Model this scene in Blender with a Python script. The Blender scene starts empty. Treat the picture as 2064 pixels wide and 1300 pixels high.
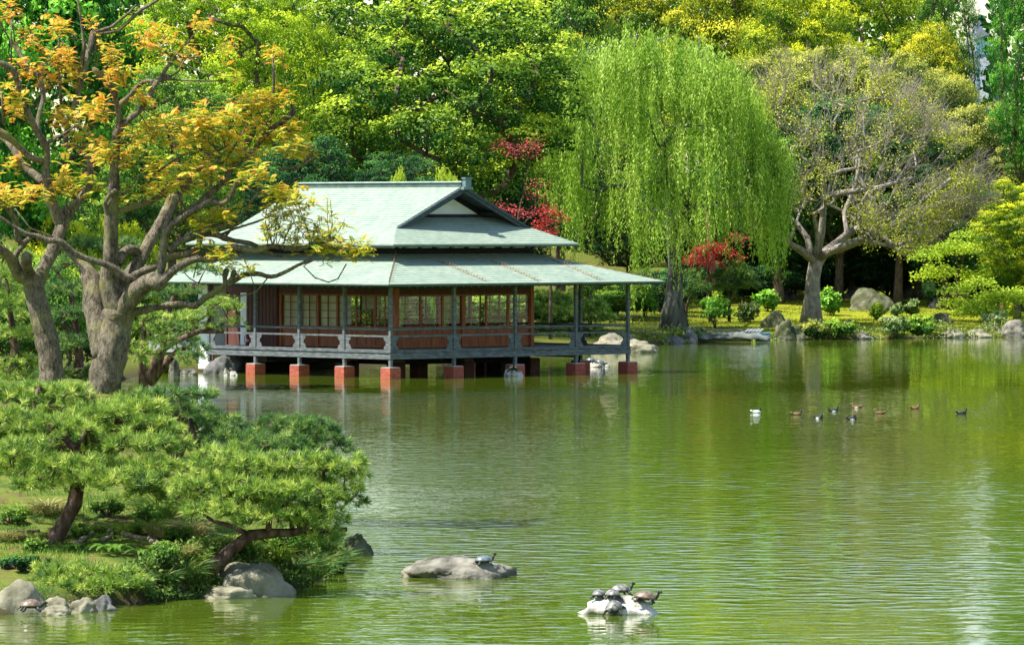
import bpy, math, random
import numpy as np
from mathutils import Vector, noise as mnoise
R = math.radians
rng = np.random.default_rng(7)
random.seed(7)
# ------------------------------------------------------------------ camera, sky, sun
F = 11000.0; HC = 6.73; CX = 1032.0; CY = 440.0      # focal length in photo pixels, eye height, principal point
sc = bpy.context.scene
col = sc.collection
cam = bpy.data.cameras.new('camera'); camo = bpy.data.objects.new('camera', cam); col.objects.link(camo)
cam.sensor_width = 36; cam.sensor_fit = 'HORIZONTAL'; cam.lens = F/2064*36
cam.shift_y = -(650-CY)/2064; cam.clip_start = 1; cam.clip_end = 5000
camo.location = (0, 0, HC); camo.rotation_euler = (R(90), 0, 0)
sc.camera = camo
SUNV = Vector((-1.25, -0.42, 2.15)).normalized()     # towards the sun
el = math.asin(SUNV.z); az = math.atan2(SUNV.x, SUNV.y)
wd = bpy.data.worlds.new('World'); sc.world = wd; wd.use_nodes = True
nt = wd.node_tree; bg = nt.nodes['Background']
sky = nt.nodes.new('ShaderNodeTexSky'); sky.sky_type = 'NISHITA'; sky.sun_disc = False
sky.sun_elevation = el; sky.sun_rotation = az; sky.air_density = 1.2; sky.dust_density = .5
nt.links.new(sky.outputs[0], bg.inputs[0]); bg.inputs[1].default_value = 0.11
sl = bpy.data.lights.new('sun', 'SUN'); sl.energy = 5.0; sl.angle = R(0.5); sl.color = (1, .95, .86)
so = bpy.data.objects.new('sun', sl); col.objects.link(so)
so.rotation_euler = SUNV.to_track_quat('Z', 'Y').to_euler()
vs = sc.view_settings; vs.view_transform = 'Standard'; vs.look = 'None'; vs.exposure = 1.02; vs.gamma = 1
try:
    sc.cycles.max_bounces = 6; sc.cycles.diffuse_bounces = 3; sc.cycles.glossy_bounces = 3
    sc.cycles.transmission_bounces = 4; sc.cycles.transparent_max_bounces = 12
    sc.cycles.caustics_reflective = False; sc.cycles.caustics_refractive = False
except Exception: pass

# ------------------------------------------------------------------ helpers
def W(px, py, d): return np.array(((px-CX)/F*d, d, HC-(py-CY)/F*d))
def tag(o, label=None, cat=None, group=None, kind=None):
    if label: o['label'] = label
    if cat: o['category'] = cat
    if group: o['group'] = group
    if kind: o['kind'] = kind
    return o
def empty(name, loc, rz=0, label=None, cat=None, group=None):
    o = bpy.data.objects.new(name, None); col.objects.link(o); o.location = tuple(loc); o.rotation_euler = (0, 0, rz)
    o.empty_display_size = .3
    return tag(o, label, cat, group)
def copy_tree(o, parent=None):
    c = o.copy(); col.objects.link(c); c.parent = parent
    for ch in list(o.children): copy_tree(ch, c)
    return c
def node_mat(name):
    m = bpy.data.materials.new(name); m.use_nodes = True
    t = m.node_tree
    return m, t, t.nodes['Principled BSDF']
def N(t, typ, **kw):
    n = t.nodes.new('ShaderNode'+typ)
    for k, v in kw.items():
        if k in n.inputs: n.inputs[k].default_value = v
        else: setattr(n, k, v)
    return n
def ramp(t, fac, stops):
    r = t.nodes.new('ShaderNodeValToRGB'); t.links.new(fac, r.inputs[0])
    e = r.color_ramp.elements
    e[0].position = stops[0][0]; e[0].color = (*stops[0][1], 1); e[1].position = stops[-1][0]; e[1].color = (*stops[-1][1], 1)
    for p, c in stops[1:-1]:
        x = e.new(p); x.color = (*c, 1)
    return r.outputs[0]
def noise_mat(name, stops, scale=5, detail=6, rough=.8, bump=.3, bscale=None, stretch=(1, 1, 1), spec=.3, dist=.02, distort=0.):
    m, t, b = node_mat(name)
    tc = N(t, 'TexCoord'); mp = N(t, 'Mapping'); mp.inputs['Scale'].default_value = stretch
    t.links.new(tc.outputs['Object'], mp.inputs[0])
    n = N(t, 'TexNoise', Scale=scale, Detail=detail, Distortion=distort); t.links.new(mp.outputs[0], n.inputs['Vector'])
    t.links.new(ramp(t, n.outputs[0], stops), b.inputs['Base Color'])
    b.inputs['Roughness'].default_value = rough; b.inputs['Specular IOR Level'].default_value = spec
    if bump:
        n2 = N(t, 'TexNoise', Scale=bscale or scale*2.5, Detail=8); t.links.new(mp.outputs[0], n2.inputs['Vector'])
        bp = N(t, 'Bump', Strength=bump, Distance=dist); t.links.new(n2.outputs[0], bp.inputs['Height']); t.links.new(bp.outputs[0], b.inputs['Normal'])
    return m
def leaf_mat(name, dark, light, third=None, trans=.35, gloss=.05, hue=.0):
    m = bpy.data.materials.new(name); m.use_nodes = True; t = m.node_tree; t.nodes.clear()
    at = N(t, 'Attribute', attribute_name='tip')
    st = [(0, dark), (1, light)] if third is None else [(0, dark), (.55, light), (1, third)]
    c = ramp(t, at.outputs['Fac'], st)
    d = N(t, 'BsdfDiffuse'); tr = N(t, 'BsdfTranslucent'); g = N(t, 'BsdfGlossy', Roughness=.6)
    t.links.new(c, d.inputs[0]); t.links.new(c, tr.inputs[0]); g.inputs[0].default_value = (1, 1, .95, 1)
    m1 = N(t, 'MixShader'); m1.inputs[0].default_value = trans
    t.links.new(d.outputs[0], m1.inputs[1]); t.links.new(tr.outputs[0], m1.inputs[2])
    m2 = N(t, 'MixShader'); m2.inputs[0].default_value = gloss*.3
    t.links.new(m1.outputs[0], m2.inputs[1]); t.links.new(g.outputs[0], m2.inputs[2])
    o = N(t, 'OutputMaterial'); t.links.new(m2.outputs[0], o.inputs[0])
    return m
def np_mesh(name, V, Q, mat, parent=None, tip=None, smooth=False):
    """V (n,3), Q (m,k) all faces with k corners"""
    me = bpy.data.meshes.new(name); V = np.asarray(V, np.float32); Q = np.asarray(Q, np.int32); k = Q.shape[1]
    me.vertices.add(len(V)); me.vertices.foreach_set('co', V.ravel())
    me.loops.add(Q.size); me.loops.foreach_set('vertex_index', Q.ravel())
    me.polygons.add(len(Q)); me.polygons.foreach_set('loop_start', np.arange(0, Q.size, k, dtype=np.int32))
    if tip is not None:
        a = me.attributes.new('tip', 'FLOAT', 'FACE'); a.data.foreach_set('value', np.asarray(tip, np.float32))
    me.update(calc_edges=True)
    if smooth: me.polygons.foreach_set('use_smooth', np.ones(len(Q), bool))
    if mat: me.materials.append(mat)
    o = bpy.data.objects.new(name, me); col.objects.link(o)
    if parent: o.parent = parent
    return o
def unit(a): return a/np.maximum(np.linalg.norm(a, axis=-1, keepdims=True), 1e-9)
class Leaves:
    def __init__(s): s.P = []; s.D = []; s.N = []; s.L = []; s.W = []; s.T = []
    def add(s, P, D, Nn, L, Wd, T):
        n = len(P); s.P.append(P); s.D.append(unit(D)); s.N.append(Nn)
        s.L.append(np.broadcast_to(L, n)); s.W.append(np.broadcast_to(Wd, n)); s.T.append(np.broadcast_to(T, n))
    def build(s, name, mat, parent=None, mid=.45, org=(0, 0, 0)):
        P = np.concatenate(s.P)-np.array(org); D = np.concatenate(s.D); Nn = np.concatenate(s.N); L = np.concatenate(s.L)[:, None]; Wd = np.concatenate(s.W)[:, None]
        S = unit(np.cross(D, Nn)); n = len(P)
        V = np.stack([P, P+D*L*mid+S*Wd/2, P+D*L, P+D*L*mid-S*Wd/2], 1).reshape(-1, 3)
        return np_mesh(name, V, np.arange(4*n).reshape(-1, 4), mat, parent, np.clip(np.concatenate(s.T), 0, 1))
def rdir(n):
    v = rng.normal(size=(n, 3)); return unit(v)
class MB:
    """mesh builder for solid shapes"""
    def __init__(s): s.v = []; s.f = []; s.m = []; s.sm = []
    def poly(s, vs, fs, mi=0, smooth=False):
        b = len(s.v); s.v += [tuple(map(float, p)) for p in vs]
        s.f += [tuple(b+i for i in f) for f in fs]; s.m += [mi]*len(fs); s.sm += [smooth]*len(fs)
    def box(s, a, b, mi=0):
        x0, y0, z0 = a; x1, y1, z1 = b
        s.poly([(x0, y0, z0), (x1, y0, z0), (x1, y1, z0), (x0, y1, z0), (x0, y0, z1), (x1, y0, z1), (x1, y1, z1), (x0, y1, z1)],
               [(0, 3, 2, 1), (4, 5, 6, 7), (0, 1, 5, 4), (1, 2, 6, 5), (2, 3, 7, 6), (3, 0, 4, 7)], mi)
    def prism(s, top, t, mi=0):
        n = len(top); bot = [(p[0], p[1], p[2]-t) for p in top]
        s.poly(list(top)+bot, [tuple(range(n)), tuple(range(2*n-1, n-1, -1))]+[(i, i+n, (i+1) % n+n, (i+1) % n) for i in range(n)], mi)
    def tube(s, pts, rad, k=8, mi=0, cap=True, noise=0.):
        pts = [Vector(p) for p in pts]; n = len(pts)
        rad = [rad]*n if np.isscalar(rad) else list(rad)
        ref = Vector((0, 0, 1)); V = []; prev = None
        for i, p in enumerate(pts):
            d = (pts[min(i+1, n-1)]-pts[max(i-1, 0)])
            d = d.normalized() if d.length > 1e-9 else Vector((0, 0, 1))
            if prev is None: a = d.orthogonal().normalized()
            else:
                a = prev-d*prev.dot(d); a = a.normalized() if a.length > 1e-6 else d.orthogonal().normalized()
            prev = a; b = d.cross(a)
            for j in range(k):
                an = 2*math.pi*j/k; r = rad[i]
                if noise: r *= 1+noise*mnoise.noise((p+a*math.cos(an)*r*1.2+b*math.sin(an)*r*1.2)*(.9/max(r, .02)))
                V.append(p+a*(math.cos(an)*r)+b*(math.sin(an)*r))
        Fs = []
        for i in range(n-1):
            for j in range(k):
                Fs.append((i*k+j, i*k+(j+1) % k, (i+1)*k+(j+1) % k, (i+1)*k+j))
        if cap: Fs += [tuple(range(k-1, -1, -1)), tuple((n-1)*k+j for j in range(k))]
        s.poly(V, Fs, mi, True)
    def ell(s, c, r, mi=0, nu=14, nv=9, rz=0, tilt=None, fn=None):
        V = []; c = Vector(c)
        for i in range(nv+1):
            th = math.pi*i/nv
            for j in range(nu):
                ph = 2*math.pi*j/nu
                p = Vector((math.sin(th)*math.cos(ph), math.sin(th)*math.sin(ph), math.cos(th)))
                if fn: p = fn(p)
                p = Vector((p.x*r[0], p.y*r[1], p.z*r[2]))
                if tilt: p.rotate(tilt)
                if rz: p = Vector((p.x*math.cos(rz)-p.y*math.sin(rz), p.x*math.sin(rz)+p.y*math.cos(rz), p.z))
                V.append(c+p)
        s.poly(V, [(i*nu+j, (i+1)*nu+j, (i+1)*nu+(j+1) % nu, i*nu+(j+1) % nu) for i in range(nv) for j in range(nu)], mi, True)
    def build(s, name, mats, parent=None, org=None):
        me = bpy.data.meshes.new(name)
        v = s.v if org is None else [(p[0]-org[0], p[1]-org[1], p[2]-org[2]) for p in s.v]
        me.from_pydata(v, [], s.f)
        for m in (mats if isinstance(mats, (list, tuple)) else [mats]): me.materials.append(m)
        me.polygons.foreach_set('material_index', s.m); me.polygons.foreach_set('use_smooth', s.sm); me.update()
        o = bpy.data.objects.new(name, me); col.objects.link(o)
        if parent: o.parent = parent
        return o

# ------------------------------------------------------------------ materials
BARK = noise_mat('bark_brown', [(.3, (.05, .035, .025)), (.7, (.16, .12, .085))], 6, 8, .9, .8, 14, (1, 1, .3), .1, .03)
BARKP = noise_mat('pine_bark', [(.3, (.035, .02, .015)), (.5, (.10, .06, .045)), (.75, (.2, .15, .12))], 9, 8, .9, 1, 18, (1, 1, .5), .1, .02)
BARKG = noise_mat('pale_grey_bark', [(.3, (.14, .12, .10)), (.7, (.38, .34, .29))], 5, 8, .9, .8, 12, (1, 1, .5), .1, .02)
def bark_front():
    m, t, b = node_mat('lichened_bark')
    tc = N(t, 'TexCoord'); mp = N(t, 'Mapping'); mp.inputs['Scale'].default_value = (1, 1, .45); t.links.new(tc.outputs['Object'], mp.inputs[0])
    n = N(t, 'TexNoise', Scale=7., Detail=10, Roughness=.75); t.links.new(mp.outputs[0], n.inputs['Vector'])
    c = ramp(t, n.outputs[0], [(.32, (.05, .04, .028)), (.46, (.17, .145, .105)), (.6, (.30, .26, .19)), (.75, (.42, .38, .29))])
    n4 = N(t, 'TexNoise', Scale=24., Detail=6, Roughness=.7); t.links.new(mp.outputs[0], n4.inputs['Vector'])
    c4 = ramp(t, n4.outputs[0], [(.36, (.38, .36, .34)), (.5, (.95, .95, .95)), (.66, (1.35, 1.33, 1.25))]); mq = N(t, 'MixRGB', blend_type='MULTIPLY'); mq.inputs[0].default_value = 1; t.links.new(c, mq.inputs[1]); t.links.new(c4, mq.inputs[2]); c = mq.outputs[0]
    n3 = N(t, 'TexNoise', Scale=1.3, Detail=5); t.links.new(tc.outputs['Object'], n3.inputs['Vector'])
    f = ramp(t, n3.outputs[0], [(.52, (0, 0, 0)), (.66, (.75, .75, .75))])
    mx = N(t, 'MixRGB'); mx.inputs[2].default_value = (.3, .29, .1, 1); t.links.new(f, mx.inputs[0]); t.links.new(c, mx.inputs[1])
    t.links.new(mx.outputs[0], b.inputs['Base Color']); b.inputs['Roughness'].default_value = .9; b.inputs['Specular IOR Level'].default_value = .15
    mp2 = N(t, 'Mapping'); mp2.inputs['Scale'].default_value = (1, 1, .25); t.links.new(tc.outputs['Object'], mp2.inputs[0])
    n2 = N(t, 'TexNoise', Scale=13., Detail=8, Roughness=.75); t.links.new(mp2.outputs[0], n2.inputs['Vector'])
    bp = N(t, 'Bump', Strength=1., Distance=.11); t.links.new(n2.outputs[0], bp.inputs['Height']); t.links.new(bp.outputs[0], b.inputs['Normal'])
    return m
BARKF = bark_front()
ROCK = noise_mat('rock_grey', [(.35, (.05, .05, .04)), (.5, (.16, .15, .12)), (.68, (.30, .285, .23))], 2.2, 9, .85, .9, 6, (1, 1, 1), .2, .08)
ROCKW = noise_mat('rock_white', [(.34, (.12, .11, .08)), (.46, (.36, .34, .29)), (.62, (.60, .58, .52))], 5, 9, .8, .7, 14, (1, 1, 1), .2, .03)
ROCKB = noise_mat('rock_beige', [(.3, (.10, .095, .06)), (.5, (.23, .215, .145)), (.75, (.36, .34, .25))], 3, 9, .85, .6, 12, (1, 1, 1), .2, .03)
ROCKM = noise_mat('rock_mossy', [(.35, (.05, .07, .025)), (.5, (.10, .105, .055)), (.7, (.18, .17, .12))], 2.0, 9, .9, 1, 5, (1, 1, 1), .15, .1)
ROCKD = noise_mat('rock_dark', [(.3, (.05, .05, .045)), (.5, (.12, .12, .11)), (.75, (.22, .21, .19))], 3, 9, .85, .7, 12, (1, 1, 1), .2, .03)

# ------------------------------------------------------------------ terrain
SH = [(-400, 92), (-30, 92), (-8.75, 92.4), (-6.4, 95.6), (-3.9, 99.4), (-3.3, 104), (-3.6, 110), (-5.4, 118), (-6.9, 126), (-8.6, 135), (-12, 160), (-14.6, 200),
      (-16, 228), (-15.2, 238), (-12.4, 240), (-8, 246), (-5, 256), (0, 270), (5, 285), (8, 292), (12, 300), (20, 304), (28, 309), (40, 312), (160, 316), (500, 330)]
SHa = np.array(SH, float)
def shore_dist(x, y):
    """signed distance to the shoreline, positive on land (left / far side)"""
    p = np.stack([x, y], -1)[..., None, :]; a = SHa[:-1]; b = SHa[1:]; ab = b-a
    tt = np.clip(((p-a)*ab).sum(-1)/(ab*ab).sum(-1), 0, 1)
    d = np.sqrt((((a+tt[..., None]*ab)-p)**2).sum(-1)).min(-1)
    # inside test: polygon closed far away
    poly = np.array(SH+[(500, 900), (-400, 900)], float); inside = np.zeros(x.shape, bool); n = len(poly); j = n-1
    for i in range(n):
        xi, yi = poly[i]; xj, yj = poly[j]
        c = ((yi > y) != (yj > y)) & (x < (xj-xi)*(y-yi)/((yj-yi) if yj != yi else 1e-9)+xi); inside ^= c; j = i
    return np.where(inside, d, -d)
def sn(x, y, s, o=0.): return (np.sin(x*s+o+1.7*np.sin(y*s*.7+o))+np.sin(y*s*1.3+2.1*o+1.3*np.sin(x*s*.6)))*.5
def ground(x, y):
    x = np.asarray(x, float); y = np.asarray(y, float)
    d = shore_dist(x, y); dp = np.maximum(d, 0)
    far = .28*np.minimum(dp/.5, 1)+.028*np.minimum(dp, 40)+.05*np.clip(dp-40, 0, 200)+.16*np.minimum(dp/6, 1)*sn(x, y, .35, 1)
    zy = np.clip(.18+.105*(y-93), .12, 2.9)
    near = np.minimum(zy, .15+1.0*dp) if True else 0
    near = near*np.minimum(dp/.35, 1)+.07*np.minimum(dp, 1)*(sn(x, y, 1.9, 3)+sn(x, y, 4.1, 5)*.5)
    w = np.clip((y-128)/25, 0, 1)
    land = near*(1-w)+(far+.6*np.exp(-((y-160)/40)**2)*np.minimum(dp/3, 1))*w
    z = np.where(d > 0, land, np.maximum(-1.4, d*1.1-.05))
    cy = np.clip((30-y)/25, 0, 1)   # rise under the camera
    return np.where(y < 60, -1.4+cy*6.2, z)
def gz(x, y): return float(ground(np.array([x]), np.array([y]))[0])
def GP(px, py, d0=80, d1=420):
    """where the sight line through a photo pixel meets the land"""
    ds = np.arange(d0, d1, .25); x = (px-CX)/F*ds; z = HC-(py-CY)/F*ds; g = ground(x, ds)
    hit = np.where((z <= g) | (z <= 0))[0]
    i = hit[0] if len(hit) else len(ds)-1
    return np.array((x[i], ds[i], max(float(g[i]), 0.) if len(hit) else z[i]))
def terrain_mat():
    m, t, b = node_mat('soil_moss_grass')
    tc = N(t, 'TexCoord'); n = N(t, 'TexNoise', Scale=.35, Detail=8, Roughness=.6); t.links.new(tc.outputs['Object'], n.inputs['Vector'])
    # left far bank gets a darker olive below, the willow's shade painted in
    c1 = ramp(t, n.outputs[0], [(.3, (.10, .15, .012)), (.5, (.27, .31, .02)), (.62, (.36, .36, .03)), (.75, (.25, .2, .07))])
    n2 = N(t, 'TexNoise', Scale=6., Detail=8, Roughness=.7); t.links.new(tc.outputs['Object'], n2.inputs['Vector'])
    c2 = ramp(t, n2.outputs[0], [(.3, (.45, .45, .45)), (.7, (1.15, 1.15, 1.15))])
    mx = N(t, 'MixRGB', blend_type='MULTIPLY'); mx.inputs[0].default_value = 1; t.links.new(c1, mx.inputs[1]); t.links.new(c2, mx.inputs[2])
    # bare soil / mud close to and below the water
    g = N(t, 'NewGeometry'); sx = N(t, 'SeparateXYZ'); t.links.new(g.outputs['Position'], sx.inputs[0])
    rz = ramp(t, sx.outputs[2], [(.0, (1, 1, 1)), (.32, (0, 0, 0))])
    # nearer mound is browner
    ry = N(t, 'MapRange'); ry.inputs[1].default_value = 120; ry.inputs[2].default_value = 220; t.links.new(sx.outputs[1], ry.inputs[0])
    n3 = N(t, 'TexNoise', Scale=1.4, Detail=6); t.links.new(tc.outputs['Object'], n3.inputs['Vector'])
    cb = ramp(t, n3.outputs[0], [(.38, (.07, .12, .02)), (.55, (.15, .18, .03)), (.66, (.15, .11, .05)), (.78, (.07, .045, .03))])
    m3 = N(t, 'MixRGB'); t.links.new(ry.outputs[0], m3.inputs[0]); t.links.new(cb, m3.inputs[1]); t.links.new(mx.outputs[0], m3.inputs[2])
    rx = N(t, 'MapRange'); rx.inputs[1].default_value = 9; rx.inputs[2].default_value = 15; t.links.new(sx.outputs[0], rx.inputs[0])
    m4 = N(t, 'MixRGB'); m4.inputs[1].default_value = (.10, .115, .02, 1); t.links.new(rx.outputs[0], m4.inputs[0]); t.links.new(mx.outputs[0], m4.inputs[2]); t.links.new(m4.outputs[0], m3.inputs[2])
    m2 = N(t, 'MixRGB'); m2.inputs[2].default_value = (.07, .055, .035, 1); t.links.new(rz, m2.inputs[0]); t.links.new(m3.outputs[0], m2.inputs[1])
    t.links.new(m2.outputs[0], b.inputs['Base Color']); b.inputs['Roughness'].default_value = .95; b.inputs['Specular IOR Level'].default_value = .1
    bp = N(t, 'Bump', Strength=.8, Distance=.12); t.links.new(n2.outputs[0], bp.inputs['Height']); t.links.new(bp.outputs[0], b.inputs['Normal'])
    return m
xs = np.unique(np.round(np.concatenate([np.arange(-500, -60, 20), np.arange(-60, -14, 1.5), np.arange(-14, -1, .3), np.arange(-1, 45, 1.), np.arange(45, 520, 20)]), 2))
ys = np.unique(np.round(np.concatenate([np.arange(-80, 0, 10), np.arange(0, 88, 2.), np.arange(88, 132, .33), np.arange(132, 360, 1.2), np.arange(360, 900, 20)]), 2))
X, Y = np.meshgrid(xs, ys); Z = ground(X.ravel(), Y.ravel())
nx = len(xs); ny = len(ys); idx = np.arange(nx*ny).reshape(ny, nx)
Q = np.stack([idx[:-1, :-1], idx[:-1, 1:], idx[1:, 1:], idx[1:, :-1]], -1).reshape(-1, 4)
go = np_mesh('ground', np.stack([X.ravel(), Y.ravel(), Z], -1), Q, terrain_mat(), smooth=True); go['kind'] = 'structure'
def water_mat():
    m, t, b = node_mat('pond_water')
    b.inputs['Base Color'].default_value = (.075, .115, .008, 1); b.inputs['Roughness'].default_value = .015; b.inputs['IOR'].default_value = 1.33
    tc = N(t, 'TexCoord')
    mp = N(t, 'Mapping'); mp.inputs['Scale'].default_value = (.75, 1, 1); mp.inputs['Rotation'].default_value = (0, 0, R(8)); t.links.new(tc.outputs['Object'], mp.inputs[0])
    n1 = N(t, 'TexNoise', Scale=1.9, Detail=2.2, Roughness=.42); t.links.new(mp.outputs[0], n1.inputs['Vector'])
    n2 = N(t, 'TexNoise', Scale=.45, Detail=2); t.links.new(mp.outputs[0], n2.inputs['Vector'])
    # patches of breeze
    n3 = N(t, 'TexNoise', Scale=.035, Detail=2); t.links.new(mp.outputs[0], n3.inputs['Vector'])
    r3 = N(t, 'MapRange'); r3.inputs[1].default_value = .38; r3.inputs[2].default_value = .62; r3.inputs[3].default_value = .55; r3.inputs[4].default_value = 2.1; t.links.new(n3.outputs[0], r3.inputs[0])
    mm = N(t, 'Math', operation='MULTIPLY'); t.links.new(n1.outputs[0], mm.inputs[0]); t.links.new(r3.outputs[0], mm.inputs[1])
    pw = N(t, 'Math', operation='POWER'); pw.inputs[1].default_value = 2.2; t.links.new(n1.outputs[0], pw.inputs[0])
    pm = N(t, 'Math', operation='MULTIPLY'); pm.inputs[1].default_value = 2.3; t.links.new(pw.outputs[0], pm.inputs[0]); t.links.new(pm.outputs[0], mm.inputs[0])
    m5 = N(t, 'Math', operation='MULTIPLY_ADD'); m5.inputs[1].default_value = 1.3; t.links.new(n2.outputs[0], m5.inputs[0]); t.links.new(mm.outputs[0], m5.inputs[2])
    gy = N(t, 'NewGeometry'); gs = N(t, 'SeparateXYZ'); t.links.new(gy.outputs['Position'], gs.inputs[0])
    gr = N(t, 'MapRange'); gr.inputs[1].default_value = 125; gr.inputs[2].default_value = 215; gr.inputs[3].default_value = 1; gr.inputs[4].default_value = .36; t.links.new(gs.outputs[1], gr.inputs[0])
    m6 = N(t, 'Math', operation='MULTIPLY'); t.links.new(m5.outputs[0], m6.inputs[0]); t.links.new(gr.outputs[0], m6.inputs[1]); m5 = m6
    bp = N(t, 'Bump', Strength=1, Distance=.0098); t.links.new(m5.outputs[0], bp.inputs['Height']); t.links.new(bp.outputs[0], b.inputs['Normal'])
    return m
wm = MB(); wm.poly([(-420, 30, 0), (520, 30, 0), (520, 360, 0), (-420, 360, 0)], [(0, 1, 2, 3)])
wo = wm.build('pond_water', water_mat()); wo['kind'] = 'structure'
# ------------------------------------------------------------------ the teahouse on piers
def roof_mat():
    m, t, b = node_mat('weathered_copper_roof')
    tc = N(t, 'TexCoord'); sx = N(t, 'SeparateXYZ'); t.links.new(tc.outputs['Object'], sx.inputs[0])
    n = N(t, 'TexNoise', Scale=1.1, Detail=9, Roughness=.75); t.links.new(tc.outputs['Object'], n.inputs['Vector'])
    mp = N(t, 'Mapping'); mp.inputs['Scale'].default_value = (3, 3, 14); t.links.new(tc.outputs['Object'], mp.inputs[0])
    n2 = N(t, 'TexNoise', Scale=1.1, Detail=5); t.links.new(mp.outputs[0], n2.inputs['Vector'])
    c = ramp(t, n.outputs[0], [(.3, (.22, .29, .235)), (.5, (.29, .36, .29)), (.62, (.33, .38, .31)), (.75, (.42, .44, .36))])
    c2 = ramp(t, n2.outputs[0], [(.3, (.74, .8, .8)), (.7, (1.08, 1.05, 1.0))])
    mx = N(t, 'MixRGB', blend_type='MULTIPLY'); mx.inputs[0].default_value = 1; t.links.new(c, mx.inputs[1]); t.links.new(c2, mx.inputs[2])
    # lapped rows: one seam each 0.09 m of height
    dv = N(t, 'Math', operation='DIVIDE'); dv.inputs[1].default_value = .088; t.links.new(sx.outputs[2], dv.inputs[0])
    fr = N(t, 'Math', operation='FRACT'); t.links.new(dv.outputs[0], fr.inputs[0])
    seam = ramp(t, fr.outputs[0], [(.0, (.45, .52, .52)), (.24, (.6, .66, .65)), (.36, (1, 1, 1))])
    m2 = N(t, 'MixRGB', blend_type='MULTIPLY'); m2.inputs[0].default_value = 1; t.links.new(mx.outputs[0], m2.inputs[1]); t.links.new(seam, m2.inputs[2])
    t.links.new(m2.outputs[0], b.inputs['Base Color']); b.inputs['Roughness'].default_value = .75; b.inputs['Specular IOR Level'].default_value = .25
    bp = N(t, 'Bump', Strength=.5, Distance=.02); t.links.new(fr.outputs[0], bp.inputs['Height']); t.links.new(bp.outputs[0], b.inputs['Normal'])
    return m
ROOF = roof_mat()
GREYW = noise_mat('weathered_grey_wood', [(.3, (.07, .08, .085)), (.6, (.155, .172, .178)), (.8, (.24, .255, .255))], 3, 6, .8, .4, 10, (1, 1, 4), .2, .01)
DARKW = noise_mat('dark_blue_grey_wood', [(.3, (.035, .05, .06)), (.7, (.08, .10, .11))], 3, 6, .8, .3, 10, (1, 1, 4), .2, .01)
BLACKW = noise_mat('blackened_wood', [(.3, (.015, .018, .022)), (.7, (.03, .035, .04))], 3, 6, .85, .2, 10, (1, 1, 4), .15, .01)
REDW = noise_mat('red_brown_wood', [(.3, (.19, .055, .018)), (.55, (.33, .095, .03)), (.8, (.44, .15, .055))], 2.5, 7, .55, .2, 12, (3, 3, .6), .35, .01)
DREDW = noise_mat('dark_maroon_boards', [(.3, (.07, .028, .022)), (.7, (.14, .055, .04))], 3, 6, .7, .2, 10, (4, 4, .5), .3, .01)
PLAST = noise_mat('white_plaster', [(.3, (.74, .76, .76)), (.7, (.84, .86, .86))], 2, 5, .9, .1)
SHOJI = noise_mat('cream_paper_screen', [(.3, (.72, .68, .42)), (.7, (.9, .86, .6))], 2.5, 6, .9, .05)
TATA = noise_mat('straw_mat', [(.3, (.3, .26, .14)), (.7, (.4, .36, .2))], 8, 4, .8, .1)
TRIM = noise_mat('dark_copper_trim', [(.3, (.05, .085, .075)), (.7, (.11, .16, .14))], 3, 4, .6, .1, spec=.4)
CAPM = noise_mat('pale_copper_cap', [(.3, (.3, .42, .36)), (.7, (.45, .55, .48))], 3, 4, .5, .1, spec=.4)
BLUEC = noise_mat('blue_green_copper', [(.3, (.09, .15, .16)), (.7, (.19, .27, .28))], 5, 4, .6, .2)
RUST = noise_mat('rusty_wire', [(.3, (.25, .12, .03)), (.7, (.42, .24, .08))], 8, 4, .8, 0)
CONC = noise_mat('pale_concrete', [(.3, (.3, .3, .3)), (.7, (.45, .45, .43))], 4, 6, .9, .3)
def brick_mat():
    m, t, b = node_mat('red_brick')
    tc = N(t, 'TexCoord'); sx = N(t, 'SeparateXYZ'); t.links.new(tc.outputs['Object'], sx.inputs[0])
    ad = N(t, 'Math', operation='ADD'); t.links.new(sx.outputs[0], ad.inputs[0]); t.links.new(sx.outputs[1], ad.inputs[1])
    cx = N(t, 'CombineXYZ'); t.links.new(ad.outputs[0], cx.inputs[0]); t.links.new(sx.outputs[2], cx.inputs[1])
    bt = N(t, 'TexBrick', Scale=1.); bt.inputs['Brick Width'].default_value = .3; bt.inputs['Row Height'].default_value = .1
    bt.inputs['Mortar Size'].default_value = .008; bt.inputs['Color1'].default_value = (.50, .12, .06, 1); bt.inputs['Color2'].default_value = (.36, .075, .045, 1); bt.inputs['Mortar'].default_value = (.16, .07, .06, 1)
    t.links.new(cx.outputs[0], bt.inputs['Vector'])
    n = N(t, 'TexNoise', Scale=6., Detail=5); t.links.new(tc.outputs['Object'], n.inputs['Vector'])
    cc = ramp(t, n.outputs[0], [(.3, (.75, .75, .75)), (.7, (1.15, 1.1, 1.1))])
    mx = N(t, 'MixRGB', blend_type='MULTIPLY'); mx.inputs[0].default_value = 1; t.links.new(bt.outputs[0], mx.inputs[1]); t.links.new(cc, mx.inputs[2])
    t.links.new(mx.outputs[0], b.inputs['Base Color']); b.inputs['Roughness'].default_value = .85
    bp = N(t, 'Bump', Strength=.4, Distance=.01); t.links.new(bt.outputs['Fac'], bp.inputs['Height']); bp.invert = True; t.links.new(bp.outputs[0], b.inputs['Normal'])
    return m
BRICK = brick_mat()
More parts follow.
